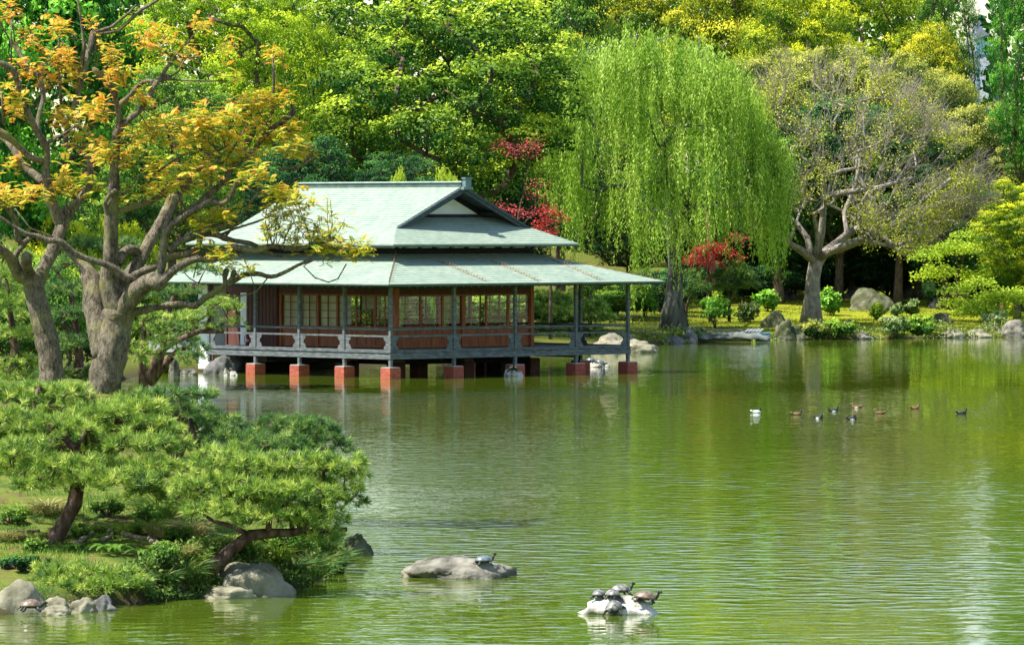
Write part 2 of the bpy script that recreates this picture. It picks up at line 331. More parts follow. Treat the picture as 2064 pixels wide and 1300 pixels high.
def glass_mat():
    m = bpy.data.materials.new('window_glass'); m.use_nodes = True; t = m.node_tree; t.nodes.clear()
    tr = N(t, 'BsdfTransparent'); tr.inputs[0].default_value = (.93, .96, .93, 1); g = N(t, 'BsdfGlossy', Roughness=.02); fr = N(t, 'Fresnel', IOR=1.5)
    mx = N(t, 'MixShader'); t.links.new(fr.outputs[0], mx.inputs[0]); t.links.new(tr.outputs[0], mx.inputs[1]); t.links.new(g.outputs[0], mx.inputs[2])
    o = N(t, 'OutputMaterial'); t.links.new(mx.outputs[0], o.inputs[0]); return m
GLASS = glass_mat()

TH = R(43); TX, TY = -5.1, 229.2
tea = empty('teahouse', (TX, TY, 0), TH, 'wooden teahouse on brick piers in the pond under two tiers of pale green copper roof', 'teahouse')
U = 13.9; VD = 11.9
def part(name, mb, mat, parent=tea): return mb.build(name, mat, parent)
# lower roof, four planes (left end is a plain end)
E0, Z0, Z1, I1 = -1.15, 3.98, 5.20, 2.95
VL = 14.2; Ue = U+1.15; Vb = 16.4
mb = MB()
mb.prism([(E0, E0, Z0), (Ue, E0, Z0), (U-I1, I1, Z1), (I1, I1, Z1)], .045)
mb.prism([(E0, VL, Z0), (E0, E0, Z0), (I1, I1, Z1), (I1, VL, Z1)], .045)
mb.prism([(Ue, E0, Z0), (Ue, Vb, Z0), (U-I1, Vb-4.1, Z1), (U-I1, I1, Z1)], .045)
mb.prism([(Ue, Vb, Z0), (I1, Vb, Z0), (I1, Vb-4.1, Z1), (U-I1, Vb-4.1, Z1)], .045)
low = part('lower_roof', mb, ROOF); low['label'] = 'broad lower veranda roof of pale green copper'
mb = MB()   # fascia under the lower eave
def fascia(mb, pts, zt, h, w=.05):
    for (a, b) in zip(pts[:-1], pts[1:]):
        x0, x1 = sorted((a[0], b[0])); y0, y1 = sorted((a[1], b[1]))
        if x0 == x1: mb.box((x0, y0+w, zt-h), (x0+w if a[2] > 0 else x0+w, y1-w, zt))
        else: mb.box((x0, y0, zt-h), (x1, y0+w, zt))
fascia(mb, [(E0+.06, VL-.05, 1), (E0+.06, E0+.06, 1)], Z0-.04, .06); fascia(mb, [(E0+.06, E0+.07, 1), (Ue-.06, E0+.07, 1)], Z0-.04, .06)
mb.box((Ue-.12, E0+.1, Z0-.15), (Ue-.07, Vb-.1, Z0-.05))
part('fascia_board', mb, TRIM, low)
# rafters under the lower roof
mb = MB()
sl_ = (Z1-Z0)/(I1-E0)
for i in range(32):
    u = 0.1+i*.44
    if u > U: break
    mb.poly([(u, -1.05, Z0-.17), (u+.07, -1.05, Z0-.17), (u+.07, .0, Z0-.17+sl_*1.05), (u, 0, Z0-.17+sl_*1.05), (u, -1.05, Z0-.08), (u+.07, -1.05, Z0-.08), (u+.07, 0, Z0-.08+sl_*1.05), (u, 0, Z0-.08+sl_*1.05)],
            [(0, 1, 2, 3), (7, 6, 5, 4), (0, 4, 5, 1), (1, 5, 6, 2), (2, 6, 7, 3), (3, 7, 4, 0)])
    if u < VD: mb.poly([(-1.05, u, Z0-.17), (-1.05, u+.07, Z0-.17), (0, u+.07, Z0-.17+sl_*1.05), (0, u, Z0-.17+sl_*1.05), (-1.05, u, Z0-.08), (-1.05, u+.07, Z0-.08), (0, u+.07, Z0-.08+sl_*1.05), (0, u, Z0-.08+sl_*1.05)],
            [(0, 3, 2, 1), (4, 5, 6, 7), (0, 1, 5, 4), (1, 2, 6, 5), (2, 3, 7, 6), (3, 0, 4, 7)])
part('rafters', mb, DARKW, low)
# bird wires: fine rusty pins in rows down the roof
mb = MB()
def rz_low(v): return Z0+(v-E0)*sl_+.012
def pins(p0, p1, n):
    mb.tube([p0, p1], .012, 4)
    for i in range(n):
        k = (i+.5)/n; a = [p0[j]+(p1[j]-p0[j])*k for j in range(3)]
        mb.tube([a, (a[0]+.03, a[1], a[2]+.17)], .008, 3)
        if i % 2 == 0: mb.tube([(a[0], a[1], a[2]+.02), (a[0]+.22, a[1]-.05, a[2]+.03)], .008, 3)
pins((E0+.1, E0+.1, rz_low(E0+.1)+.03), (I1-.1, I1-.1, rz_low(I1-.1)+.03), 22)
for u in (4.55, 7.6, 11.3): pins((u, E0+.15, rz_low(E0+.15)), (u-.1, I1-1.0, rz_low(I1-1.0)), 18)
pins((Ue-.1, E0+.1, rz_low(E0+.1)+.03), (U-I1+.4, I1-.4, rz_low(I1-.4)+.03), 16)
part('bird_wires', mb, RUST, low)
# wall band between the roofs
mb = MB(); mb.box((I1, I1, 5.44), (U-I1, Vb-4.1, 5.95)); part('upper_wall', mb, PLAST)
mb = MB(); mb.box((I1-.03, I1-.03, 5.05), (U-I1+.03, Vb-4.07, 5.44)); part('wall_sill', mb, BLACKW)
# upper roof
e0, ez = 1.5, 5.62; b0 = 3.1; bz = 6.36; um = U/2; rz_ = 8.14; v1, v2 = 3.1, 13.7; ve = 15.3; ue = U-e0; ub = U-b0
t_ = .06
mb = MB()
def slope_z(du): return rz_-(rz_-bz)/(um-b0)*du
mb.prism([(e0, ve, ez), (e0, e0, ez), (b0, b0, bz), (b0, v2, bz)], t_)
mb.prism([(b0, v2, bz), (b0, v1, bz), (um, v1, rz_), (um, v2, rz_)], t_)
mb.prism([(ue, e0, ez), (ue, ve, ez), (ub, v2, bz), (ub, v1, bz)], t_)
mb.prism([(ub, v1, bz), (ub, v2, bz), (um, v2, rz_), (um, v1, rz_)], t_)
sk = (bz-ez)/(b0-e0)
mb.prism([(e0, e0, ez), (ue, e0, ez), (ub, b0, bz), (b0, b0, bz)], t_)
mb.prism([(b0+.05, b0+.002, bz), (ub-.05, b0+.002, bz), (ub-1.3, 4.1, bz+sk*1.0), (b0+1.3, 4.1, bz+sk*1.0)], t_*.7)
mb.prism([(ue, ve, ez), (e0, ve, ez), (b0, v2, bz), (ub, v2, bz)], t_)
up = part('upper_roof', mb, ROOF); up['label'] = 'steep upper roof of pale green copper with a gable'
mb = MB()
mb.box((e0+.05, e0+.06, ez-.12), (ue-.05, e0+.12, ez-.05)); mb.box((e0+.06, e0+.13, ez-.12), (e0+.12, ve-.05, ez-.05)); mb.box((ue-.12, e0+.13, ez-.12), (ue-.06, ve-.05, ez-.05))
part('fascia_board', mb, TRIM, up)
mb = MB()   # brackets under the upper eave
for i in range(10):
    u = I1+.35+i*.9
    if u < U-I1:
        mb.poly([(u, I1-.02, 5.44), (u+.08, I1-.02, 5.44), (u+.08, I1-.75, 5.56), (u, I1-.75, 5.56), (u, I1-.02, 5.6), (u+.08, I1-.02, 5.6), (u+.08, I1-.75, 5.6), (u, I1-.75, 5.6)],
                [(0, 1, 2, 3), (7, 6, 5, 4), (0, 4, 5, 1), (1, 5, 6, 2), (2, 6, 7, 3), (3, 7, 4, 0)])
    v = I1+.3+i*.9
    mb.box((I1-.7, v, 5.47), (I1-.02, v+.08, 5.6))
for u in (I1-.1, um-.05-1.9, um-.05, um+1.9, U-I1-.1): mb.box((u, I1-.12, 5.42), (u+.16, I1-.01, 5.8))
part('eave_brackets', mb, BLACKW, up)
# ridge
mb = MB(); mb.box((um-.16, v1-.08, 8.06), (um+.16, v2+.1, 8.27)); rg = part('ridge', mb, TRIM, up)
mb = MB(); mb.box((um-.21, v1-.14, 8.272), (um+.21, v2+.15, 8.33)); part('ridge_cap', mb, CAPM, rg)
mb = MB(); mb.box((um-.17, v1-.36, 8.02), (um+.17, v1-.16, 8.42)); mb.box((um-.21, v1-.39, 8.42), (um+.21, v1-.14, 8.49)); mb.box((um-.26, v1-.35, 7.96), (um+.26, v1-.18, 8.08))
part('ridge_end_tile', mb, BLUEC, up)
# gable: white triangle, boards, bargeboards
g = MB()
def tri(du, z0): return
g.poly([(um-1.72, 4.02, 6.9), (um+1.72, 4.02, 6.9), (um, 4.02, 7.68), (um-1.72, 4.1, 6.9), (um+1.72, 4.1, 6.9), (um, 4.1, 7.68)], [(0, 1, 2), (5, 4, 3), (0, 3, 4, 1), (1, 4, 5, 2), (2, 5, 3, 0)])
gb = part('gable', g, PLAST); gb['label'] = 'white plaster triangle of the gable'
mb = MB()
wz = bz+sk*.9
mb.poly([(b0+.5, 4.11, wz-.2), (ub-.5, 4.11, wz-.2), (um+.1, 4.11, 8.0), (um-.1, 4.11, 8.0)], [(0, 1, 2, 3)])
mb.box((um-2.4, 3.9, 6.78), (um+2.4, 4.0, 6.9)); mb.box((um-2.6, 3.98, 6.62), (um+2.6, 4.05, 6.775))
mb.box((um-2.15, 3.45, 6.84), (um-1.75, 3.9, 6.99)); mb.box((um+1.75, 3.45, 6.84), (um+2.15, 3.9, 6.99))
part('gable_beams', mb, BLACKW, gb)
mb = MB()
for s in (-1, 1):
    A = (um+s*(um-b0+.1), slope_z(um-b0+.1)); Bz = slope_z(0)
    for (ya, yb, o1, o2) in ((v1-.10, v1-.02, .02, .26), (v1-.16, v1-.105, .03, .12)):
        P = [(A[0], ya, A[1]-o1), (um, ya, Bz-o1), (um, ya, Bz-o2-.05), (A[0], ya, A[1]-o2)]
        P2 = [(p[0], yb, p[2]) for p in P]
        mb.poly(P+P2, [(0, 1, 2, 3), (7, 6, 5, 4), (0, 4, 5, 1), (1, 5, 6, 2), (2, 6, 7, 3), (3, 7, 4, 0)])
    # dark soffit under the verge
    P = [(A[0], v1, A[1]-.12), (um, v1, Bz-.12), (um, 4.1, Bz-.12), (A[0], 4.1, A[1]-.12)]
    mb.poly(P+[(p[0], p[1], p[2]-.03) for p in P], [(0, 1, 2, 3), (7, 6, 5, 4)])
part('bargeboard', mb, DARKW, gb)
# deck
mb = MB(); mb.box((-.12, -.12, 1.07), (U+.12, 2.95, 1.13)); mb.box((-.12, 2.955, 1.071), (2.95, VD+.1, 1.131)); mb.box((U-2.95, 2.955, 1.071), (U+.12, 15.2, 1.131)); mb.box((2.955, 9.05, 1.072), (U-2.955, 15.2, 1.132)); mb.box((1.2, VD+.105, 1.07), (2.95, 15.2, 1.13))
deck = part('deck', mb, GREYW)
mb = MB()
mb.box((-.09, -.09, .80), (U+.09, .07, 1.055)); mb.box((-.085, .075, .801), (.07, VD+.1, 1.054)); mb.box((U-.07, .075, .801), (U+.085, 15.2, 1.054))
part('edge_beam', mb, GREYW, deck)
mb = MB()
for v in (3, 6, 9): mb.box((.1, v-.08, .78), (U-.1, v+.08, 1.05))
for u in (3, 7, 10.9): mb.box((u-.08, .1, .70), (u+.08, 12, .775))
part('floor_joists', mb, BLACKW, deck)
# room
W0, W1, V0, V1 = 3.0, 10.9, 3.0, 9.0
mb = MB(); mb.box((W0+.1, V0+.1, 1.14), (W1-.1, V1-.1, 1.19)); part('room_floor', mb, TATA)
mb = MB(); mb.box((W0-.1, V0-.1, 3.72), (W1+.1, V1+.1, 3.8)); mb.box((W0-.1, V1+.1, 3.72), (W1+.1, 15, 3.8))
mb.box((-.1, -.1, 3.82), (U+.1, .06, 4.02)); mb.box((-.1, .065, 3.821), (.06, VD, 4.019)); mb.box((U-.06, .065, 3.821), (U+.1, 15, 4.019))
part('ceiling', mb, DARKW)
mb = MB(); mb.box((W0-.09, V0-.09, 3.45), (W1+.09, V0+.09, 3.72)); mb.box((W0-.09, V0+.095, 3.451), (W0+.09, 15, 3.719)); mb.box((W1-.09, V0+.095, 3.451), (W1+.09, V1, 3.719)); part('lintel', mb, DREDW)
def window(P0, axis, w, posts=True, solid=1.78, right=False, back=False):
    """one sliding screen, width w along axis from P0"""
    fm = MB(); fw = .055
    def bx(a, b, z0, z1, y0=-.03, y1=.03):
        if axis == 'u': fm.box((P0[0]+a, P0[1]+y0, z0), (P0[0]+b, P0[1]+y1, z1))
        else: fm.box((P0[0]+y0, P0[1]+a, z0), (P0[0]+y1, P0[1]+b, z1))
    bx(0, fw, 1.17, 3.45); bx(w-fw, w, 1.17, 3.45)
    bx(fw, w-fw, 1.17, 1.29); bx(fw, w-fw, 1.98, 2.06); bx(fw, w-fw, 3.37, 3.45)
    for k in range(1, 4): bx(fw, w-fw, 2.06+k*.33, 2.085+k*.33, -.018, .018)
    bx(w/2-.016, w/2+.016, 2.06, 3.37, -.02, .02) if (axis == 'v') else None
    bx(fw, w-fw, 1.29, 1.98, -.012, .012); bx(w/2-.02, w/2+.02, 1.29, 1.98, -.02, .02); bx(fw, w-fw, 1.6, 1.62, -.02, .02)
    f = part('window', fm, REDW)
    gm = MB()
    if axis == 'u': gm.poly([(P0[0]+fw, P0[1]+.003, 2.06), (P0[0]+w-fw, P0[1]+.003, 2.06), (P0[0]+w-fw, P0[1]+.003, 3.37), (P0[0]+fw, P0[1]+.003, 3.37)], [(0, 1, 2, 3)])
    else: gm.poly([(P0[0]+.003, P0[1]+fw, 2.06), (P0[0]+.003, P0[1]+w-fw, 2.06), (P0[0]+.003, P0[1]+w-fw, 3.37), (P0[0]+.003, P0[1]+fw, 3.37)], [(0, 3, 2, 1)])
    gm.build('pane', GLASS, f)
    return f
nw = 6; ww = (W1-W0-.2)/nw
for i in range(nw): window((W0+.1+i*ww, V0), 'u', ww)
for i in range(4): window((W0+.1+i*ww*1.5, V1), 'u', ww)      # back wall
for i in range(3): window((W1, V0+.1+i*1.9), 'v', 1.3)
for i in range(6): window((W0, V0+.1+i*1.24), 'v', 1.24)
for (u, v, s) in ((W0, V0, .1), (W0+.1+3*ww-.1, V0+.02, .09), (W1, V0, .1), (W0+.02, 8.1, .08), (W0, 10.55, .08), (W1, V1, .09), (7, V1, .07)):
    mb = MB(); mb.box((u-s, v-s, 1.13), (u+s, v+s, 3.75)); part('room_post', mb, REDW)
# cream screens standing inside the left windows
for k, (va, vb) in enumerate(((6.4, 7.5), (7.6, 8.7))):
    mb = MB(); mb.box((W0+.1, va, 1.2), (W0+.13, vb, 3.4)); part('paper_screen', mb, SHOJI)
mb = MB(); mb.box((W0+.1, 8.8, 1.2), (W0+.13, 10.4, 3.4)); part('paper_screen', mb, SHOJI)
mb = MB(); mb.box((W0+.1, 9.1, 1.2), (5.2, 9.2, 3.7)); part('inner_wall', mb, PLAST)
# boarded shutter box and white walls further left
mb = MB(); mb.box((W0-.14, 10.65, 1.14), (W0+.05, 12.75, 3.7))
for k in range(9): mb.box((W0-.155, 10.7+k*.24, 1.15), (W0-.141, 10.72+k*.24, 3.69))
part('shutter_box', mb, DREDW)
mb = MB(); mb.box((W0-.06, 12.76, 1.14), (W0+.05, 13.25, 3.75)); mb.box((W0-.06, 14.2, 1.14), (W0+.05, 15.0, 3.75)); mb.box((W0, 14.9, 0.2), (W1, 15.0, 3.75)); wl = part('wall', mb, PLAST)
mb = MB(); mb.box((W0-.04, 13.26, 1.14), (W0+.04, 14.19, 3.75)); part('door', mb, DREDW)
mb = MB()
for z in (2.0, 2.55, 3.3): mb.box((W0-.09, 14.2, z), (W0-.065, 15, z+.09))
mb.box((W0-.1, 14.15, 1.14), (W0-.065, 14.25, 3.7)); part('timber_frame', mb, DREDW)
# projecting white walled wing at the left end of the deck
mb = MB(); mb.box((.4, VD+.3, .15), (.52, 13.1, 3.85)); mb.box((.4, VD+.18, .15), (1.1, VD+.29, 3.85)); part('wing_wall', mb, PLAST)
mb = MB(); mb.box((.36, VD+.14, .15), (.39, VD+.28, 3.85)); mb.box((.36, VD+.3, 2.1), (.395, 13.1, 2.2)); part('wing_frame', mb, DREDW)
# posts, brick piers
tv = [0.0, 2.93, 5.85, 8.75]; tu = [3.6, 7.15, 10.75, U]
def pier(u, v, s=.3, top=.44):
    mb = MB(); mb.box((u-s, v-s, -.6), (u+s, v+s, top)); p = part('brick_pier', mb, BRICK if s > .285 else DREDW)  # inner piers take dark maroon, underfloor shade put into their colour
    mb = MB(); mb.box((u-s+.02, v-s+.02, top), (u+s-.02, v+s-.02, top+.035)); mb.build('pier_cap', CONC, p)
def post(u, v, s=.065):
    mb = MB(); mb.box((u-s, v-s, .47), (u+s, v+s, 3.95)); part('post', mb, GREYW)
for v in tv: post(0, v); pier(0, v)
for u in tu: post(u, 0); pier(u, 0)
for v in (3.0, 6.4, 10.2): post(U, v); pier(U, v)
post(0, VD-.05)
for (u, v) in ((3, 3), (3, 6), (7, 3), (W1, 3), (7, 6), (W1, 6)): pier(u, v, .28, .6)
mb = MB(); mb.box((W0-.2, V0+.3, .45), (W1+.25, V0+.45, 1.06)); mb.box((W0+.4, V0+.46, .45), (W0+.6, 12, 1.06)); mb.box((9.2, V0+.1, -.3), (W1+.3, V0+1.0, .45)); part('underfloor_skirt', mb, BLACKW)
# railings
SHP = [(0, 0), (.36, 0), (.30, .14), (.2, .22), (.22, .34), (.33, .44), (.36, .56), (.36, .58), (0, .58)]
def rail_bay(axis, a, b, fix, shades=(1, 1)):
    mb = MB(); a += .075; b -= .075; L = b-a
    def bx(s0, s1, y0, y1, z0, z1):
        if axis == 'u': mb.box((a+s0, fix+y0, z0), (a+s1, fix+y1, z1))
        else: mb.box((fix+y0, a+s0, z0), (fix+y1, a+s1, z1))
    if axis == 'u': mb.tube([(a-.12, fix, 2.05), (b+.12, fix, 2.05)], .05, 8)
    else: mb.tube([(fix, a-.12, 2.05), (fix, b+.12, 2.05)], .05, 8)
    bx(0, L, -.03, .03, 1.73, 1.80); bx(0, L, -.045, .045, 1.135, 1.2)
    r = part('railing', mb, GREYW)
    for s, on in ((0, shades[0]), (1, shades[1])):
        if not on: continue
        mb = MB(); pts = []
        for (x, z) in SHP:
            q = a+x if s == 0 else b-x
            pts.append((q, z+1.2-.045+.04))
        n = len(pts)
        P = [((p[0], fix-.02, p[1]) if axis == 'u' else (fix-.02, p[0], p[1])) for p in pts]+[((p[0], fix+.02, p[1]) if axis == 'u' else (fix+.02, p[0], p[1])) for p in pts]
        mb.poly(P, [tuple(range(n)), tuple(range(2*n-1, n-1, -1))]+[(i, i+n, (i+1) % n+n, (i+1) % n) for i in range(n)])
        mb.build('shaped_board', GREYW, r)
vv = tv+[VD-.05]
for a, b in zip(vv[:-1], vv[1:]): rail_bay('v', a, b, 0)
uu = [0]+tu
for a, b in zip(uu[:-1], uu[1:]): rail_bay('u', a, b, 0)
rail_bay('v', 0, 3, U); rail_bay('v', 3, 6.4, U); rail_bay('v', 6.4, 10.2, U)
# lamp-like meter box seen through the right windows is left plain: a white wall panel in the back room
mb = MB(); mb.box((6.1, 8.7, 2.75), (7.2, 8.78, 3.4)); part('white_panel', mb, PLAST)
def Wt(u, v, z): return (TX+u*math.cos(TH)-v*math.sin(TH), TY+u*math.sin(TH)+v*math.cos(TH), z)
# fire extinguisher
RED = noise_mat('red_enamel', [(.3, (.5, .02, .03)), (.7, (.6, .03, .04))], 3, 2, .35, 0, spec=.5)
WHT = noise_mat('white_label', [(.3, (.75, .75, .75)), (.7, (.85, .85, .85))], 3, 2, .5, 0)
BLK = noise_mat('black_rubber', [(.3, (.015, .015, .015)), (.7, (.03, .03, .03))], 3, 2, .5, 0)
fe = empty('fire_extinguisher', Wt(2.7, 12.5, 1.132), 0, 'red fire extinguisher with a white label standing on the teahouse deck by the white wall', 'fire extinguisher')
mb = MB(); mb.tube([(0, 0, 0), (0, 0, .02), (0, 0, .38), (0, 0, .43), (0, 0, .46)], [.07, .085, .085, .06, .025], 14); mb.build('cylinder', RED, fe)
mb = MB(); mb.tube([(0, 0, .15), (0, 0, .29)], .087, 14); mb.build('paper_label', WHT, fe)
mb = MB(); mb.tube([(0, 0, .46), (0, 0, .52)], .02, 6); mb.tube([(-.02, 0, .5), (.09, -.02, .54)], .012, 5); mb.tube([(-.02, 0, .49), (-.1, 0, .44), (-.13, 0, .3), (-.1, 0, .12)], .013, 6); mb.build('hose', BLK, fe)
# ------------------------------------------------------------------ vegetation builders
def attract(root_pts, root_rad, targets, step=.5, tip_r=.012, bias=.35, expo=.42, wob=.12, rmax=None):
    """grow limbs from the given trunk to every target; returns list of (points, radii) chains"""
    P = [np.array(p, float) for p in root_pts]; par = [-1]+list(range(len(P)-1)); nroot = len(P)
    cap = 60000; A = np.zeros((cap, 3)); A[:nroot] = np.array(P); n = nroot; PA = np.full(cap, -1); PA[:nroot] = par
    c0 = A[nroot-1]
    order = np.argsort(np.linalg.norm(targets-c0, axis=1))
    leafs = []
    depth = np.zeros(cap); depth[:nroot] = 0
    for k in order:
        tg = targets[k]; v = tg-A[:n]; dist = np.linalg.norm(v, axis=1)
        out = (v*unit(A[:n]-A[0]+1e-6)).sum(1)/np.maximum(dist, 1e-6)     # prefer going outwards
        cost = dist*(1-bias*out); 
        cost[:max(nroot//2, 1)] += 1e3
        j = int(np.argmin(cost)); m = max(1, int(dist[j]/step)); p0 = A[j].copy(); w = rng.normal(size=3)*dist[j]*wob
        last = j
        for i in range(1, m+1):
            f = i/m; A[n] = p0+(tg-p0)*f+w*math.sin(f*math.pi)*.6+rng.normal(size=3)*step*.06*(i < m); PA[n] = last; last = n; n += 1
            if n >= cap-5: break
        leafs.append(last)
        if n >= cap-5: break
    cnt = np.zeros(n)
    for l in leafs: cnt[l] += 1
    for i in range(n-1, 0, -1): cnt[PA[i]] += cnt[i]
    rad = tip_r*np.maximum(cnt, 1)**expo
    if root_rad is not None:
        for i in range(nroot): rad[i] = root_rad[i]
        rad[nroot:] = np.minimum(rad[nroot:], root_rad[-1]*.85)
    kids = [[] for _ in range(n)]
    for i in range(1, n): kids[PA[i]].append(i)
    chains = []; stack = [(0, None)]
    while stack:
        s, frm = stack.pop(); pts = []; rr = []
        if frm is not None: pts.append(A[frm]); rr.append(min(rad[frm], rad[s]*1.25))
        i = s
        while True:
            pts.append(A[i]); rr.append(rad[i])
            if not kids[i]: break
            ks = sorted(kids[i], key=lambda q: -cnt[q])
            nxt = ks[0]
            if i < nroot-1: nxt = i+1
            for q in kids[i]:
                if q != nxt: stack.append((q, i))
            i = nxt
        chains.append((pts, rr))
    return chains
def chains_mesh(name, chains, mat, parent=None, kbig=8, noise=.15, org=(0, 0, 0)):
    mb = MB()
    for pts, rr in chains:
        if len(pts) < 2: continue
        r = max(rr); k = kbig if r > .12 else (5 if r > .04 else 3)
        mb.tube(pts, rr, k, cap=(r > .04), noise=noise if r > .12 else 0)
    return mb.build(name, mat, parent, org)
def lobe_leaves(Lv, c, r, n, size, up=.25, flat=.75, tb=.0, shade=None):
    br = rng.random(); nc = max(6, int(n/15)); cd = rdir(nc); cd[:, 2] += up; cd = unit(cd)
    crr = .72+.3*rng.random(nc)+.14*np.sin(cd[:, 0]*5+c[0]*3)*np.sin(cd[:, 1]*5+c[1]*2); cr_ = cd*crr[:, None]*np.array([r, r, r*flat])
    sel = rng.integers(0, nc, n); loc = rdir(n)*(rng.random(n)**.5)[:, None]; loc[:, 2] = np.abs(loc[:, 2])*.9-.15
    P = c+cr_[sel]+loc*(r*.27); d = unit(cd[sel]*.8+loc*.9)
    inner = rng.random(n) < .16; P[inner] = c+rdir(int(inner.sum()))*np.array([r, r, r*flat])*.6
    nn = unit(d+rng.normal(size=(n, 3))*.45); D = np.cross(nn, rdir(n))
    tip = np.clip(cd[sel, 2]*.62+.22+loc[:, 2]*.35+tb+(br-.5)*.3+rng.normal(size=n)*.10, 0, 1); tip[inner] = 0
    Lv.add(P, D, nn, size*(.7+.6*rng.random(n)), size*.62*(.8+.4*rng.random(n)), tip); return
    rad = (rng.random(n)**.35)
    bump = 1+.18*np.sin(d[:, 0]*5+c[0]*3)*np.sin(d[:, 1]*5+c[1]*2)+.12*np.sin(d[:, 2]*9+c[2])
    P = c+d*(rad*bump)[:, None]*np.array([r, r, r*flat])
    nn = unit(d+rng.normal(size=(n, 3))*.5); D = np.cross(nn, rdir(n))
    tip = np.clip(d[:, 2]*.85+.30+tb+(br-.5)*.35+rng.normal(size=n)*.14, 0, 1)*np.clip(rad*1.8-.7, .0, 1)
    Lv.add(P, D, nn, size*(.7+.6*rng.random(n)), size*.62*(.8+.4*rng.random(n)), tip)
# bark/leaf materials of the background
LM = {
 'camphor': leaf_mat('camphor_leaves', (.02, .095, .012), (.20, .34, .02), (.66, .80, .06)),
 'lime': leaf_mat('lime_leaves', (.12, .25, .012), (.44, .60, .02), (.76, .86, .04), .45),
 'vivid': leaf_mat('vivid_green_leaves', (.015, .11, .012), (.09, .32, .02), (.26, .60, .05)),
 'mid': leaf_mat('mid_green_leaves', (.025, .11, .018), (.15, .31, .03), (.42, .60, .06)),
 'gold': leaf_mat('gold_tipped_leaves', (.05, .13, .01), (.34, .40, .018), (.78, .72, .04)),
 'yellow': leaf_mat('yellow_green_leaves', (.06, .16, .01), (.38, .48, .018), (.82, .84, .03), .42),
 'olive': leaf_mat('dusty_olive_leaves', (.03, .085, .02), (.22, .27, .045), (.58, .58, .10)),
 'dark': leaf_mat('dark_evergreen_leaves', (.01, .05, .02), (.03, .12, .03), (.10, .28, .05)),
 'red': leaf_mat('red_maple_leaves', (.2, .012, .02), (.62, .05, .06), (.85, .2, .16), .4),
 'pink': leaf_mat('pinkish_maple_leaves', (.25, .02, .03), (.5, .06, .08), (.68, .16, .15), .4),
 'fern': leaf_mat('fern_fronds', (.04, .13, .015), (.13, .28, .03), (.28, .42, .06), .35, .06),
 'bright': leaf_mat('bright_spring_leaves', (.08, .22, .015), (.32, .48, .03), (.6, .72, .06), .4),
 'shrub': leaf_mat('fresh_shrub_leaves', (.06, .22, .015), (.2, .5, .03), (.5, .78, .08), .3, .1),
 'glossy': leaf_mat('glossy_shrub_leaves', (.05, .18, .03), (.16, .40, .07), (.5, .72, .3), .2, .15),
 'greyg': leaf_mat('grey_green_leaves', (.05, .12, .03), (.18, .28, .07), (.42, .5, .2), .2, .08),
}
def proto(seed, Hh=20., Rr=6., zb=5.5, nl=62, lr=1.6, leaf=.2, nleaf=850, trunk_r=.42, flat=.75, lean=0.):
    global rng
    rng = np.random.default_rng(seed)
    zc = (Hh+zb)/2; hz = (Hh-zb)/2
    T = []
    tries = 0
    while len(T) < nl and tries < 20000:
        tries += 1
        d = rdir(1)[0]; q = d*(.62+.38*rng.random()**.5)
        wid = 1 if q[2] > -.2 else 1+(q[2]+.2)*.35
        p = np.array((q[0]*(Rr-lr*.6)*wid, q[1]*(Rr-lr*.6)*wid, zc+q[2]*(hz-lr*.4)))
        if all(np.linalg.norm((p-t)/np.array((1, 1, .8))) > lr*1.02 for t in T): T.append(p)
    T = np.array(T)
    Lv = Leaves()
    for t in T:
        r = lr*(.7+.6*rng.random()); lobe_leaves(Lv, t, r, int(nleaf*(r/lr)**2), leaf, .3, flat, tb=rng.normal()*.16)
    ch = attract([(0, 0, -.5), (.05, 0, zb*.35), (.1+lean, .1, zb*.7), (.15+lean, .1, zb+hz*.35)], [trunk_r*1.25, trunk_r, trunk_r*.85, trunk_r*.6], T*np.array((.93, .93, 1))+np.array((0, 0, -.3)), 1.2, .06, .35, .42)
    cr = Lv.build('crown', None); cr.data.materials.append(LM['camphor'])
    tk = chains_mesh('trunk', ch, BARK, None, 8)
    crm, tkm = cr.data, tk.data
    bpy.data.objects.remove(cr); bpy.data.objects.remove(tk)
    return crm, tkm, Hh, Rr
PR = {
 'a': proto(11), 'b': proto(12, nl=48, lr=1.95, nleaf=1200, flat=.62), 'c': proto(13, nl=110, lr=1.15, leaf=.15, nleaf=560, Rr=6.),
 'd': proto(14, Hh=20, Rr=5, zb=3.5, nl=72, lr=1.4, nleaf=700), 'e': proto(15, nl=60, lr=1.5, leaf=.34, nleaf=330),
 'low': proto(16, Hh=8, Rr=5, zb=1.0, nl=56, lr=1.25, leaf=.2, nleaf=560, trunk_r=.2),
}
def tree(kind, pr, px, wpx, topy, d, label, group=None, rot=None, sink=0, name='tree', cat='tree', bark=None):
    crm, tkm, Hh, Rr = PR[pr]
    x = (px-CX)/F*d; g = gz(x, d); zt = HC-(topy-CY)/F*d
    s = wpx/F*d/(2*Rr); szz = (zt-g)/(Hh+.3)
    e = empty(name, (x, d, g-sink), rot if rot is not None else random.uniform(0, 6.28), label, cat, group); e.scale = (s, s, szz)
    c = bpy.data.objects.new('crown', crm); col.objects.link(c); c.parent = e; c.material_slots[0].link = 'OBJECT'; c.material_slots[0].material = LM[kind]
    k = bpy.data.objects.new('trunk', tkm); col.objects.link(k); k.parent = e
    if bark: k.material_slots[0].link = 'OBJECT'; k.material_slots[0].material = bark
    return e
rng = np.random.default_rng(5); random.seed(5)
